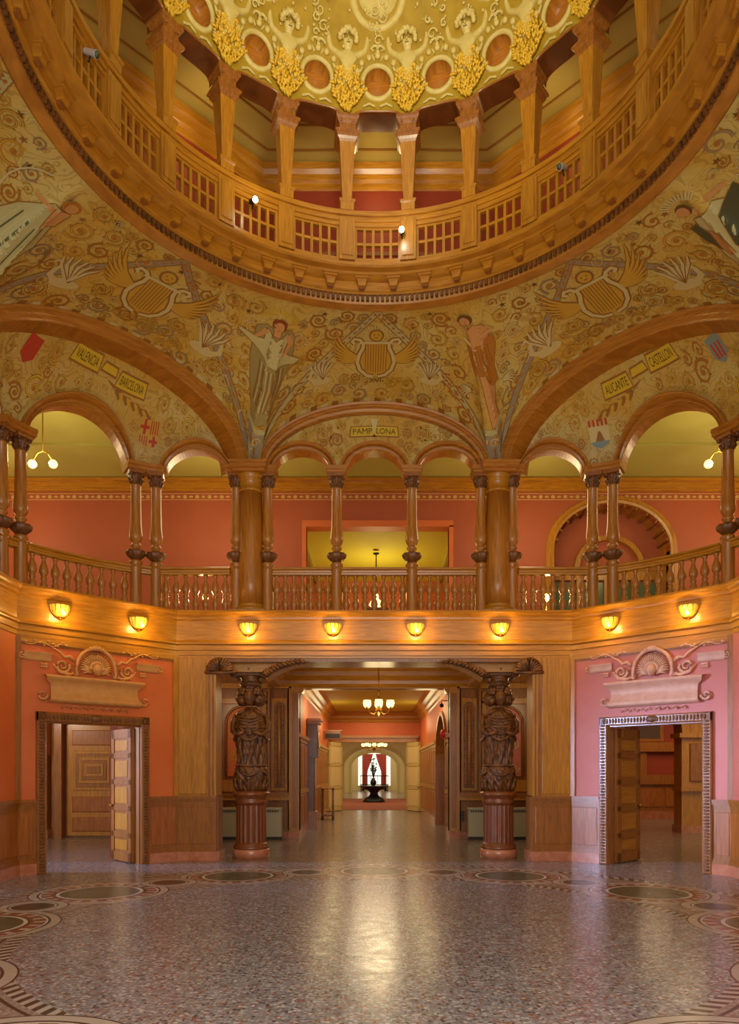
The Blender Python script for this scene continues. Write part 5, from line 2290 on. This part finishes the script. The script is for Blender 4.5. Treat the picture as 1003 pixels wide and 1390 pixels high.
# alcove panels of the vestibule: carved strips and arched painted panels
for side in (-1, 1):
    sfx = 'west' if side < 0 else 'east'
    t = thing('carved_strip', 'tall round-topped carved wall strip %s of the corridor mouth' % sfx, 'carved panel', (side * 2.29, VY - .05, 1.22))
    mb = MB()
    mb.prism([(-.13, 0), (.13, 0), (.13, 1.95)] + [(.13 * cos(pi * i / 8), 1.95 + .13 * sin(pi * i / 8)) for i in range(1, 8)] + [(-.13, 1.95)], -.03, 0, 'carved')
    mb.tube([(0, -.04, .05), (0, -.05, 1.0), (0, -.04, 2.0)], .03, 'oakr', 8)
    for i in range(38):
        z = .05 + i * .052
        for sx in (-1, 1):
            mb.ball((sx * .085, -.04, z), .022, 'oakr', 6, 4, (1.3, 1, .8))
    mb.build('carving', t)
    t = thing('arched_wall_panel', 'arched ornamental panel in oak frame behind the %s caryatid' % sfx, 'wall panel', (side * 3.2, VY - .06, 1.5))
    mb = MB()
    mb.prism([(-.36, 0), (.36, 0), (.36, 1.3)] + [(.36 * cos(pi * i / 12), 1.3 + .36 * sin(pi * i / 12)) for i in range(1, 12)] + [(-.36, 1.3)], -.0, .05, 'terra' if side < 0 else 'daylit')
    mb.build('painted_panel', t)
    mb = MB()
    mb.tube([(-.38, -.02, 0), (-.38, -.02, 1.3)] + [(-.38 * cos(pi * i / 12), -.02, 1.3 + .38 * sin(pi * i / 12)) for i in range(1, 12)] + [(.38, -.02, 1.3), (.38, -.02, 0)], .035, 'oakd', 6)
    mb.build('panel_frame', t)
    mb = MB()
    pp = Paint(mb, lambda x, y, off: (x, -off, y))
    pp.lay = .006
    for i in range(5):
        pp.spiral(-.17 if i % 2 else .17, .2 + i * .28, .13, 1.7, i, 1 if i % 2 else -1, 'gold' if side < 0 else 'pale', 'orange')
    pp.stroke([(.0, .05), (.08, .4), (-.08, .8), (.06, 1.2), (0, 1.55)], .03, 'gold')
    mb.build('scroll_painting', t)

# ---------------- radiators
def radiator(x, w_, label):
    t = thing('radiator', label, 'radiator', (x, 17.28, 0))
    mb = MB()
    mb.bbox(-w_ / 2, w_ / 2, -.13, .13, .06, .70, 'rad', .015)
    mb.bbox(-w_ / 2 - .01, w_ / 2 + .01, -.14, .14, .70, .76, 'rad', .01)
    mb.build('cabinet', t)
    mb = MB()
    n = int(w_ / .06)
    for i in range(n):
        u = -w_ / 2 + .05 + i * (w_ - .1) / n
        mb.box(u, u + .035, -.145, -.12, .655, .69, 'radd')
    mb.build('grille', t)
    mb = MB()
    mb.box(-w_ / 2 + .03, w_ / 2 - .03, -.1, .1, 0, .06, 'radd')
    mb.build('plinth', t)


radiator(-2.92, 1.45, 'cream radiator cabinet against the wall behind the west caryatid')
radiator(2.95, 1.45, 'cream radiator cabinet against the wall behind the east caryatid')

t = thing('radiator', 'tall narrow pale radiator casing at the edge of the west doorway view', 'radiator', (-8.45, 17.55, 0))
mb = MB()
mb.bbox(-.20, .20, -.12, .12, .04, 1.50, 'rad', .015)
mb.build('cabinet', t)
mb = MB()
mb.bbox(-.23, .23, -.15, .14, 1.50, 1.56, 'oakd', .01)
mb.build('top_shelf', t)

# ---------------- wall sconces on the fascia
def sconce_proto():
    t = thing('wall_sconce', 'sconce', 'wall light', (0, 0, 0), 0, 'amber shell sconces along the gallery fascia')
    mb = MB()
    mb.X = Matrix.Rotation(pi / 2, 4, 'X')
    mb.lathe([(.13, 0), (.13, .015), (.10, .03), (.05, .04)], 'brass', 20)
    mb.X = Matrix.Identity(4)
    mb.tube([(-.15, -.02, .08), (-.06, -.04, .105), (.06, -.04, .105), (.15, -.02, .08)], .014, 'brass', 6)
    mb.build('back_plate', t)
    mb = MB()
    rows = []
    for k in range(7):
        b = pi / 2 * k / 6
        rows.append([((.145 * cos(b) + .01) * cos(pi + pi * i / 18) * (1 + .04 * cos(i * 2.6)), (.13 * cos(b) + .01) * sin(pi + pi * i / 18) - .02, .09 - .19 * sin(b)) for i in range(19)])
    mb.grid(rows, 'shade', True)
    mb.build('glass_shade', t)
    mb = MB()
    for i in range(6):
        a = pi + pi * (i + .5) / 6
        mb.tube([(.155 * cos(a), .14 * sin(a) - .02, .09), (.13 * cos(a), .12 * sin(a) - .02, -.02), (.03 * cos(a), .03 * sin(a) - .02, -.105)], .007, 'brass', 5)
    mb.ball((0, -.03, -.115), .018, 'brass', 8, 5)
    mb.build('brass_ribs', t)
    mb = MB()
    mb.ball((.02, -.125, -.045), .030, 'bulb', 10, 6)
    mb.build('bulb', t)
    return t


sp = sconce_proto()
SP = []
for x in (-2.27, -.745, .745, 2.27):
    SP.append((x, 13.1, 0))
for side in (-1, 1):
    for q in (-.62, .72):
        v = diag_frame(side) @ Vector((q, 0, 0))
        SP.append((v.x, v.y, R_(-45 * side)))
names = ['on the front fascia beneath the west big column', 'on the front fascia beneath the slender column west of centre', 'on the front fascia beneath the slender column east of centre', 'on the front fascia beneath the east big column',
         'on the west angled fascia beside the corner', 'on the west angled fascia farthest from the corner', 'on the east angled fascia beside the corner', 'on the east angled fascia farthest from the corner']
for i, (x, y, rz) in enumerate(SP):
    lb = 'amber glass shell sconce ' + names[i]
    if i == 0:
        sp.location = (x, y - .0, 4.17)
        sp.rotation_euler = (0, 0, rz)
        sp['label'] = lb
    else:
        dup(sp, (x, y, 4.17), rz, lb)
    n = Vector((sin(rz), -cos(rz), 0))
    p = Vector((x, y, 4.17)) + n * .24
    point_light('sconce_glow', (p.x, p.y, 4.10), 13, (1, .62, .16), .05)

# ---------------- overdoor plaster reliefs
def relief(side):
    sfx = 'west' if side < 0 else 'east'
    col = 'relief' if side < 0 else 'reliefp'
    W = diag_frame(side)
    o = W @ Vector((DC, 0, 2.6))
    t = thing('overdoor_relief', '%s plaster relief of shell, cherub face and scrolls above the %s door' % ('ochre' if side < 0 else 'pale rose', sfx), 'plaster relief', o, R_(-45 * side))
    fl = Matrix.Diagonal((side, 1, 1, 1))
    mb = MB()
    mb.X = fl                       # curved banner
    rows = []
    for z, d in ((.10, -.0), (.12, -.10), (.16, -.125), (.20, -.09), (.30, -.05), (.40, -.045), (.46, -.09), (.49, -.13), (.52, -.14), (.54, -.10), (.54, 0)):
        e = .78 + (.06 if z > .45 else 0) - .05 * sin((z - .1) / .44 * pi)
        rows.append([(-e + 2 * e * i / 12, d - .02 * sin(pi * i / 12), z) for i in range(13)])
    mb.grid(rows, col, True)
    mb.build('banner', t)
    mb = MB()
    mb.X = fl
    n = 22
    for i in range(n):
        a = pi * (i + .5) / n * 1.12 - .06 * pi
        mb.tube([(.07 * cos(a), -.05, .70 + .07 * sin(a)), (.19 * cos(a), -.085, .70 + .19 * sin(a)), (.265 * cos(a), -.04, .70 + .265 * sin(a))], [.006, .014, .018], col, 5)
    mb.tube([(.33 * cos(a), -.06, .68 + .35 * sin(a)) for a in [-.35 + (pi + .7) * i / 22 for i in range(23)]], .030, col, 7)
    mb.ball((0, -.07, 1.04), .06, col, 8, 6, (1.6, .7, .8))
    for sg in (-1, 1):
        mb.ball((sg * .10, -.07, 1.02), .035, col, 8, 5)
    mb.build('shell', t)
    mb = MB()
    mb.X = fl
    face_mb(mb, (0, -.09, .68), .10, col, (0, -1))
    for i in range(9):
        a = pi * i / 8
        mb.ball((.10 * cos(a), -.08, .70 + .10 * sin(a)), .034, col, 7, 5)
    for sg in (-1, 1):
        for k in range(5):
            mb.tube([(sg * .07, -.06, .62 + k * .012), (sg * (.16 + k * .012), -.085, .64 + k * .025), (sg * (.25 - k * .01), -.05, .60 + k * .04)], [.022, .02, .008], col, 5)
    mb.build('cherub_face', t)
    mb = MB()
    mb.X = fl
    for sg in (-1, 1):
        def sp_(x, z, r, turns, a0, dr, w_=.018):
            pts = []
            n = int(14 * turns)
            for i in range(n + 1):
                f_ = i / n
                rr = r * (1 - .82 * f_)
                a = a0 + dr * 2 * pi * turns * f_
                pts.append((sg * (x + rr * cos(a)), -.045, z + rr * sin(a)))
            mb.tube(pts, [w_ * (1 - .5 * i / n) for i in range(n + 1)], col, 6)
        sp_(.55, .70, .12, 1.6, pi * .9, 1, .028)
        sp_(.86, .22, .085, 1.2, pi, 1, .025)
        sp_(.33, .62, .06, 1.2, 0, -1)
        mb.tube([(sg * .36, -.05, .80), (sg * .44, -.06, .86), (sg * .52, -.05, .84), (sg * .60, -.05, .92), (sg * .72, -.05, .98)], [.03, .03, .025, .02, .012], col, 6)
        mb.tube([(sg * .36, -.045, .60), (sg * .46, -.06, .57), (sg * .60, -.05, .60), (sg * .70, -.04, .72)], [.02, .03, .025, .01], col, 6)
        # small side banner
        rows = []
        for z, d in ((.74, 0), (.75, -.05), (.79, -.03), (.85, -.05), (.88, -.07), (.89, 0)):
            rows.append([(sg * (.72 + .42 * i / 6), d, z + .02 * sin(i) * 0 + .0) for i in range(7)])
        mb.grid(rows, col, True)
        sp_(1.16, .80, .05, 1.2, pi / 2, -1)
        for i in range(6):
            mb.ball((sg * (.80 + .035 * (i % 3)), -.04, .70 - .04 * (i // 3)), .022, col, 6, 4)
        # trailing vine
        mb.tube([(sg * (.45 + i * .07), -.03, 1.02 + .03 * sin(i * 1.3)) for i in range(11)], .010, col, 5)
        for i in range(10):
            mb.ball((sg * (.48 + i * .07), -.035, 1.03 + .035 * sin(i * 2.1)), .022 if i % 3 == 0 else .015, col, 6, 4, (1.5, .7, .8))
        for i in range(4):
            mb.tube([(sg * (.03 + .14 * i), -.03, .04), (sg * (.08 + .14 * i), -.035, .075), (sg * (.14 + .14 * i), -.03, .03), (sg * (.12 + .14 * i), -.03, .015)], .012, col, 5)
    # corner wall medallion tokens
    for sg in (-1, 1):
        mb.lathe([(.0, 0)], col, 3) if False else None
    mb.build('scrollwork', t)


relief(-1)
relief(1)


# ---------------- panelled door leaves
def door_leaf(nm, label, loc, rz, w_, h, mat, matp, npan=5, flip=1, knob=True):
    t = thing(nm, label, 'door', loc, rz)
    mb = MB()
    mb.X = Matrix.Diagonal((flip, 1, 1, 1))
    mb.box(0, w_, -.025, .025, .02, h, mat)
    for f in (-1, 1):
        for i in range(npan + 1):
            z0 = .02 + (h - .02) * i / npan
            hh = .16 if i in (0, npan) else .09
            a, b = (z0, z0 + hh) if i == 0 else ((z0 - hh, z0) if i == npan else (z0 - hh / 2, z0 + hh / 2))
            mb.box(0, w_, *sorted((f * .025, f * .045)), a, b, mat)
        for a, b in ((0, .11), (w_ - .11, w_)):
            mb.box(a, b, *sorted((f * .025, f * .045)), .02, h, mat)
    mb.build('leaf', t)
    for i in range(npan):
        mb = MB()
        mb.X = Matrix.Diagonal((flip, 1, 1, 1))
        z0 = .02 + (h - .02) * i / npan + (.17 if i == 0 else .06)
        z1 = .02 + (h - .02) * (i + 1) / npan - (.17 if i == npan - 1 else .06)
        mb.box(.15, w_ - .15, -.040, .040, z0 + .03, z1 - .03, matp)
        mb.build('raised_panel', t)
    if knob:
        mb = MB()
        for f in (-1, 1):
            mb.ball((flip * (w_ - .06), f * .075, 1.0), .03, 'brass', 10, 6)
            mb.tube([(flip * (w_ - .06), f * .04, 1.0), (flip * (w_ - .06), f * .07, 1.0)], .012, 'brass', 6)
        mb.build('knob', t)
    return t


W = diag_frame(-1)
o = W @ Vector((DC - DH + .05, .16, 0))
door_leaf('door_leaf', 'open panelled oak door leaf in the west angled doorway', o, R_(45 + 88), .80, 2.36, 'oakd', 'oak')
W = diag_frame(1)
o = W @ Vector((DC - DH + .05, .16, 0))
door_leaf('door_leaf', 'open dark panelled door leaf in the east angled doorway', o, R_(-45 + 88), .80, 2.36, 'oakd', 'oakr')
# cream double doors at the corridor end
door_leaf('double_door_leaf', 'cream leaf of the corridor end double doors, hung on the west side', (-1.37, CE - .08, 0), R_(180 + 66), 1.18, 2.82, 'creamd', 'cream', 3)
door_leaf('double_door_leaf', 'cream leaf of the corridor end double doors, hung on the east side', (1.37, CE - .08, 0), R_(-66), 1.18, 2.82, 'creamd', 'cream', 3)
# closed door in the room behind the west doorway
t = thing('panelled_door', 'closed oak door with nested square panel seen through the west doorway', 'door', (-6.82, 17.74, 0))
mb = MB()
mb.box(-.68, .68, -.04, .02, .05, 2.75, 'oak')
mb.build('leaf', t)
mb = MB()
for i in range(6):
    e = .07 * i
    mb.bbox(-.52 + e, .52 - e, -.06 - .012 * i, -.03, 1.15 + e * 1.2, 2.1 - e * 1.0 if False else 2.12 - e * 1.1, 'oakd' if i % 2 else 'oak', .01)
for a, b in ((.15, .5), (.62, 1.0), (2.25, 2.62)):
    mb.bbox(-.55, .55, -.06, -.03, a, b, 'panel', .02)
mb.build('panels', t)
mb = MB()
mb.ball((.6, -.09, 1.05), .03, 'brass', 8, 6)
mb.build('knob', t)


# ---------------- chandeliers
def chandelier(nm, label, loc, H, arms, R, cols, k=1.0):
    t = thing(nm, label, 'chandelier', loc)
    mb = MB()
    mb.tube([(0, 0, H), (0, 0, .18 * k)], .012, 'brass', 8)
    mb.lathe([(.0, H), (.07, H), (.05, H - .03), (.012, H - .06)], 'brass', 14)
    mb.lathe([(.012, .45 * k), (.03, .43 * k), (.012, .38 * k), (.03, .22 * k), (.055, .15 * k), (.03, .08 * k), (.07, .0), (.075, -.04 * k), (.03, -.09 * k), (.015, -.13 * k), (.0, -.15 * k)], 'brass', 16)
    mb.build('stem', t)
    for i in range(arms):
        a = 2 * pi * (i + .5) / arms
        r = R if i % 2 == 0 or arms < 7 else R * .7
        c, s_ = cos(a), sin(a)
        mb = MB()
        mb.tube([(.05 * c, .05 * s_, .0), (r * .4 * c, r * .4 * s_, -.10 * k), (r * .8 * c, r * .8 * s_, -.07 * k), (r * c, r * s_, .03 * k)], .010, 'brass', 6)
        mb.lathe([(.012, .0), (.035, .02), (.02, .05)], 'brass', 10, (r * c, r * s_, .02 * k))
        arm = mb.build('arm', t)
        mb = MB()
        mb.lathe([(.025, .05), (.06, .07), (.085, .11), (.09, .15), (.075, .18), (.085, .20)], 'globe', 14, (r * c, r * s_, .0))
        mb.build('glass_shade', arm)
    return t


chandelier('chandelier', 'brass chandelier with glowing glass shades hanging in the entrance vestibule', (.10, 16.3, 3.0), 1.12, 6, .30, 'globe')
point_light('chandelier_glow', (.10, 16.3, 2.85), 26, (1, .78, .42), .3)
chandelier('chandelier', 'crystal chandelier glittering in the lobby beyond the double doors', (0, 34.2, 2.75), 1.6, 10, .55, 'globe', 1.4)
area_light('lobby_fill', (0, 37.0, 4.3), (0, 37.0, 0), 8, 8, 260, (1, .84, .54))  # lobby fill: added area lights, no fixture there
area_light('lobby_fill', (0, 50.0, 4.3), (0, 50.0, 0), 8, 8, 300, (1, .86, .6))
area_light('lobby_fill', (0, 59.0, 4.3), (0, 59.0, 0), 6, 3, 160, (1, .9, .7))
area_light('corridor_fill', (0, 22.5, 4.05), (0, 22.5, 0), 1.6, 5.5, 110, (1, .80, .48))  # added fill without a fixture, evens out the corridor
area_light('corridor_fill', (0, 28.0, 4.05), (0, 28.0, 0), 1.6, 3.0, 70, (1, .80, .48))
for s_ in (-1, 1):
    point_light('corridor_side_fill', (s_ * 1.45, 20.2, 3.35), 16, (1, .84, .42), .3)  # added side fill that brightens the corridor ceiling
    point_light('corridor_side_fill', (s_ * 1.45, 26.2, 3.35), 14, (1, .84, .42), .3)
    point_light('alcove_fill', (s_ * 3.7, 15.6, 3.2), 34, (1, .74, .40), .3)  # unseen fill, added to lift the dark alcove panels
point_light('side_room_glow', (-8.2, 15.5, 3.2), 110, (1, .84, .66), .4)
area_light('parlor_fill', (8.4, 16.4, 3.85), (8.4, 16.4, 0), 3, 3, 110, (1, .70, .36))  # parlor fill, added to brighten the room; no lamp there
area_light('parlor_fill', (9.5, 22.5, 3.85), (9.5, 22.5, 0), 4, 3, 110, (1, .68, .34))

# gallery pendants and lamps, with added fill lights
for x, y, z, lb in ((-6.35, 13.9, 7.55, 'lit globe pendant in the gallery behind the paired columns at the far west'), (6.6, 13.9, 7.55, 'lit globe pendant in the gallery behind the paired columns at the far east')):
    t = thing('globe_pendant', lb, 'pendant light', (x, y, z))
    mb = MB()
    mb.tube([(0, 0, 1.1), (0, 0, .2)], .012, 'brass', 6)
    mb.tube([(-.2, 0, 0), (-.1, 0, .16), (0, 0, .2), (.1, 0, .16), (.2, 0, 0)], .012, 'brass', 6)
    mb.build('stem', t)
    for sx in (-1, 1):
        mb = MB()
        mb.ball((sx * .2, 0, -.05), .08, 'globe', 12, 8)
        mb.build('globe', t)
    point_light('pendant_glow', (x, y, z - .05), 60, (1, .86, .42), .15)
for x in (-8.5, -3.3, 3.3, 8.5):
    point_light('gallery_fill', (x, 15.8, 7.2), 75, (1, .80, .45), .5)  # added fill with no fixture, brightens the gallery ceiling
for a_ in (-75, -38, 0, 38, 75):
    point_light('ring_gallery_fill', polar(4.15, a_, 11.2), 9, (1, .78, .36), .15)  # added fill points for the dark upper gallery, no lamps
point_light('upper_room_glow', (.1, 20.0, 6.3), 75, (1, .9, .4), .3)
t = thing('hanging_lamp', 'thin-stemmed lamp hanging from the yellow ceiling of the upper room', 'pendant light', (.05, 19.4, 6.15))
mb = MB()
mb.tube([(0, 0, 1.3), (0, 0, .1)], .015, 'iron', 6)
mb.lathe([(.09, 1.3), (.07, 1.27), (.015, 1.25)], 'iron', 10)
mb.build('rod', t)
mb = MB()
mb.lathe([(.02, .1), (.14, .02), (.2, -.08), (.16, -.12)], 'globe', 14)
mb.build('shade', t)


def uplight(x, y, z, label, e=2.0, col=(1, .72, .3)):
    t = thing('candle_lamp', label, 'lamp', (x, y, z))
    mb = MB()
    mb.lathe([(.06, 0), (.06, .02), (.015, .04), (.015, .2)], 'brass', 12)
    mb.build('base', t)
    mb = MB()
    mb.lathe([(.02, .19), (.05, .22), (.06, .27), (.045, .32), (.02, .34)], 'bulb', 12)
    mb.build('shade', t)
    point_light('lamp_glow', (x, y - .1, z + .3), e, col, .04)


uplight(-3.28, 14.1, 4.72, 'small lit lamp behind the short balustrade west of the big column', 14)
uplight(3.34, 14.1, 4.72, 'small lit lamp behind the short balustrade east of the big column', 14)
uplight(0.03, 15.0, 4.95, 'small lit lamp behind the middle front balustrade', 10, (1, .6, .2))
mb = MB()
mb.box(-.22, .22, -.22, .22, 0, .42, 'oakd')
mb.box(-.26, .26, -.26, .26, .42, .46, 'oakd')
o = mb.build('lamp_stand')
o.location = (.03, 15.0, 4.49)
tag(o, 'low oak stand under the small lamp behind the middle front balustrade', 'stand')
for x, lb in ((-3.28, 'west'), (3.34, 'east')):
    mb = MB()
    mb.box(-.15, .15, -.12, .12, 0, .19, 'oakd')
    mb.box(-.17, .17, -.14, .14, .19, .23, 'oakd')
    o = mb.build('lamp_stand')
    o.location = (x, 14.1, 4.49)
    tag(o, 'low oak stand under the small lamp behind the %s short balustrade' % lb, 'stand')

# ---------------- tapered posts of the upper gallery
def upper_post_proto():
    t = thing('tapered_post', 'post', 'post', (0, 0, 0), 0, 'tapered oak posts of the ring gallery')
    mb = MB()
    mb.sq([(.10, 0), (.10, .10), (.12, .12), (.12, .15), (.095, .17)], 'oak')
    mb.build('base', t)
    mb = MB()
    mb.sq([(.068, .16), (.115, 1.02)], 'oak')
    mb.build('shaft', t)
    mb = MB()
    mb.sq([(.115, 1.00), (.13, 1.03), (.15, 1.06), (.155, 1.09), (.18, 1.11), (.18, 1.14), (.125, 1.16), (.12, 1.17), (.12, 1.27), (.14, 1.29), (.15, 1.32), (.17, 1.34), (.17, 1.38)], 'oakd')
    mb.build('capital', t)
    return t


up = upper_post_proto()
ordn = {-8: 'far back on the west', 7: 'far back on the east'}
num = ['first', 'second', 'third', 'fourth', 'fifth', 'sixth', 'seventh', 'eighth']
first = True
for i in range(-8, 8):
    a = (i + .5) * STEP
    k = i if i >= 0 else -i - 1
    lb = 'tapered oak post on the ring balustrade, %s %s of the front centre' % (num[k], 'east' if i >= 0 else 'west')
    loc = polar(RB, a, 10.0)
    if first:
        up.location = loc
        up.rotation_euler = (0, 0, -R_(a))
        up['label'] = lb
        first = False
    else:
        dup(up, loc, -R_(a), lb)

# spotlights on the ring
def spotlight(deg, r, z, label, lit):
    t = thing('spotlight', label, 'spotlight', polar(r, deg, z), -R_(deg))
    mb = MB()
    mb.X = Matrix.Rotation(R_(115), 4, 'X')
    mb.lathe([(.02, -.12), (.035, -.10), (.04, .05), (.045, .06)], 'white' if not lit else 'iron', 12)
    mb.X = Matrix.Identity(4)
    mb.tube([(0, .02, 0), (0, .05, -.09)], .01, 'iron', 6)
    mb.build('housing', t)
    mb = MB()
    mb.X = Matrix.Rotation(R_(115), 4, 'X')
    mb.lathe([(.001, .066), (.04, .064)], 'spot' if lit else 'greenglass', 12)
    mb.build('lens', t)
    if lit:
        p = polar(r - .25, deg, z)
        point_light('spot_glow', p, 3, (1, .95, .7), .03)


spotlight(-32.5, 3.28, 9.72, 'small lit spotlight on the ring lattice west of centre', True)
spotlight(6.3, 3.28, 9.66, 'small lit spotlight on the ring lattice near the front centre', True)
spotlight(-78.5, 3.30, 9.72, 'small white spotlight on the far west run of ring lattice', False)
spotlight(48.5, 3.28, 9.70, 'small white spotlight on the ring lattice east of centre', False)
area_light('dome_fill', (0, 6.2, 9.3), (0, 9.5, 12.4), .9, .9, 80, (1, .90, .58), 110)  # unseen fill added to brighten the dome

# ---------------- corridor furniture
t = thing('longcase_clock', 'tall dark hooded wooden clock case on the west corridor wall', 'clock', (-1.86, 20.6, 0), R_(90))
mb = MB()
mb.bbox(-.30, .30, -.24, .02, .0, .5, 'oakd', .02)
mb.bbox(-.22, .22, -.18, .02, .5, 2.0, 'oakk', .02)
mb.bbox(-.30, .30, -.28, .02, 2.0, 2.95, 'oakk', .02)
mb.build('case', t)
mb = MB()
mb.bbox(-.36, .36, -.34, .02, 2.95, 3.03, 'oakd', .02)
mb.bbox(-.40, .40, -.38, .02, 3.03, 3.10, 'oakd', .02)
mb.build('hood', t)
mb = MB()
mb.X = Matrix.Translation((0, -.285, 2.5)) @ Matrix.Rotation(pi / 2, 4, 'X')
mb.lathe([(.001, .0), (.20, .0), (.22, .02), (.23, 0)], 'cream', 24)
mb.build('dial', t)

t = thing('hanging_sign_box', 'dark box sign hung high on the west corridor wall near the double doors', 'sign', (-1.56, 27.2, 2.98))
mb = MB()
mb.bbox(-.32, .32, -.06, .06, -.16, .16, 'oakd', .015)
mb.build('box', t)
mb = MB()
mb.bbox(-.27, .27, -.075, -.055, -.11, .06, 'black', .005)
mb.build('face', t)
mb = MB()
mb.box(-.36, .36, -.08, .08, .15, .19, 'oak')
mb.build('top_moulding', t)

t = thing('console_table', 'small narrow side table on the west side of the corridor', 'side table', (-1.58, 24.6, 0))
mb = MB()
mb.bbox(-.22, .22, -.35, .35, 1.04, 1.10, 'oak', .01)
mb.build('table_top', t)
for sx in (-1, 1):
    for sy in (-1, 1):
        mb = MB()
        mb.lathe([(.03, 0), (.03, .1), (.02, .15), (.025, 1.04)], 'carved', 8, (sx * .18, sy * .3, 0))
        mb.build('leg', t)
mb = MB()
mb.box(-.2, .2, -.32, .32, .12, .16, 'carved')
mb.build('shelf', t)

t = thing('fire_alarm', 'round red fire alarm bell on the east corridor wall', 'fire alarm', (1.80, 18.65, 2.58))
mb = MB()
mb.X = Matrix.Rotation(-pi / 2, 4, 'Y')
mb.lathe([(.02, .10), (.09, .09), (.12, .04), (.12, 0)], 'alarm', 18)
mb.build('bell', t)
mb = MB()
mb.box(-.01, .08, -.04, .04, -.04, .04, 'white')
mb.build('back_box', t)
t = thing('security_camera', 'small dark camera bracket high at the east corner of the corridor mouth', 'camera', (1.70, 18.3, 3.28))
mb = MB()
mb.tube([(.16, 0, .12), (0, 0, .12), (0, 0, .04)], .015, 'iron', 6)
mb.build('bracket', t)
mb = MB()
mb.ball((0, 0, 0), .055, 'iron', 10, 6)
mb.build('body', t)
mb = MB()
mb.box(-.04, .04, -.06, .0, -.12, .12, 'radd')
o = mb.build('switch_box')
o.location = (2.12, 17.48, .55)
tag(o, 'small grey electrical box low on the wall beside the east radiator', 'electrical box')

# ---------------- lobby table, flowers, curtains
t = thing('round_table', 'dark round pedestal table on the rust carpet of the far lobby', 'table', (-.02, 38.4, .013))
mb = MB()
mb.lathe([(.0, .86), (.76, .86), (.78, .83), (.76, .80), (.62, .79), (.60, .70), (.56, .66), (.0, .66)], 'black', 32)
mb.build('table_top', t)
mb = MB()
mb.lathe([(.56, .0), (.56, .06), (.50, .12), (.46, .2), (.26, .32), (.20, .42), (.20, .5), (.30, .62), (.50, .68)], 'black', 24, fr=lambda a, z: 1 + .05 * cos(8 * a))
mb.build('pedestal', t)
t = thing('flower_vase', 'dark vase with an upright flower arrangement on the round table', 'vase', (-.05, 38.4, .86))
mb = MB()
mb.lathe([(.12, 0), (.10, .04), (.16, .12), (.17, .22), (.10, .34), (.08, .38), (.12, .42)], 'black', 16)
mb.build('vase', t)
mb = MB()
rnd = random.Random(9)
for i in range(26):
    a, h, r = rnd.uniform(0, 6.28), rnd.uniform(.6, 1.25), rnd.uniform(.02, .25)
    mb.tube([(0, 0, .38), (r * .4 * cos(a), r * .4 * sin(a), .4 + h * .3), (r * cos(a), r * sin(a), .2 + h)], .012, 'dkleaf' if False else 'iron', 4)
    mb.ball((r * cos(a), r * sin(a), .2 + h), .045, 'p_dkgreen', 6, 4)
mb.build('flowers', t)
for sx, lb in ((-1, 'west'), (1, 'east')):
    mb = MB()
    rows = []
    for z, xin in ((3.15, .10), (2.7, .22), (2.1, .42), (1.7, .56), (1.2, .60), (.4, .58)):
        rows.append([(sx * (xin + (.98 - xin) * i / 14), .06 * cos(i * 2.2), z) for i in range(15)])
    mb.grid(rows, 'red', True)
    o = mb.build('curtain')
    o.location = (0, 61.8, 0)
    tag(o, 'red swagged curtain on the %s side of the bright lobby window' % lb, 'curtain', 'red lobby curtains')
t = thing('balcony_bench', 'dark railed bench silhouetted before the bright lobby window', 'bench', (0, 60.8, 0))
mb = MB()
mb.box(-1.2, 1.2, -.25, .25, .5, .58, 'iron')
mb.build('seat', t)
mb = MB()
mb.box(-1.2, 1.2, .2, .25, 1.25, 1.33, 'iron')
for i in range(9):
    mb.box(-1.18 + i * .29, -1.14 + i * .29, .2, .24, .5, 1.3, 'iron')
mb.build('back_rest', t)
for sx in (-1, 1):
    mb = MB()
    mb.box(sx * 1.1 - .04, sx * 1.1 + .04, -.22, .22, 0, .5, 'iron')
    mb.build('leg', t)
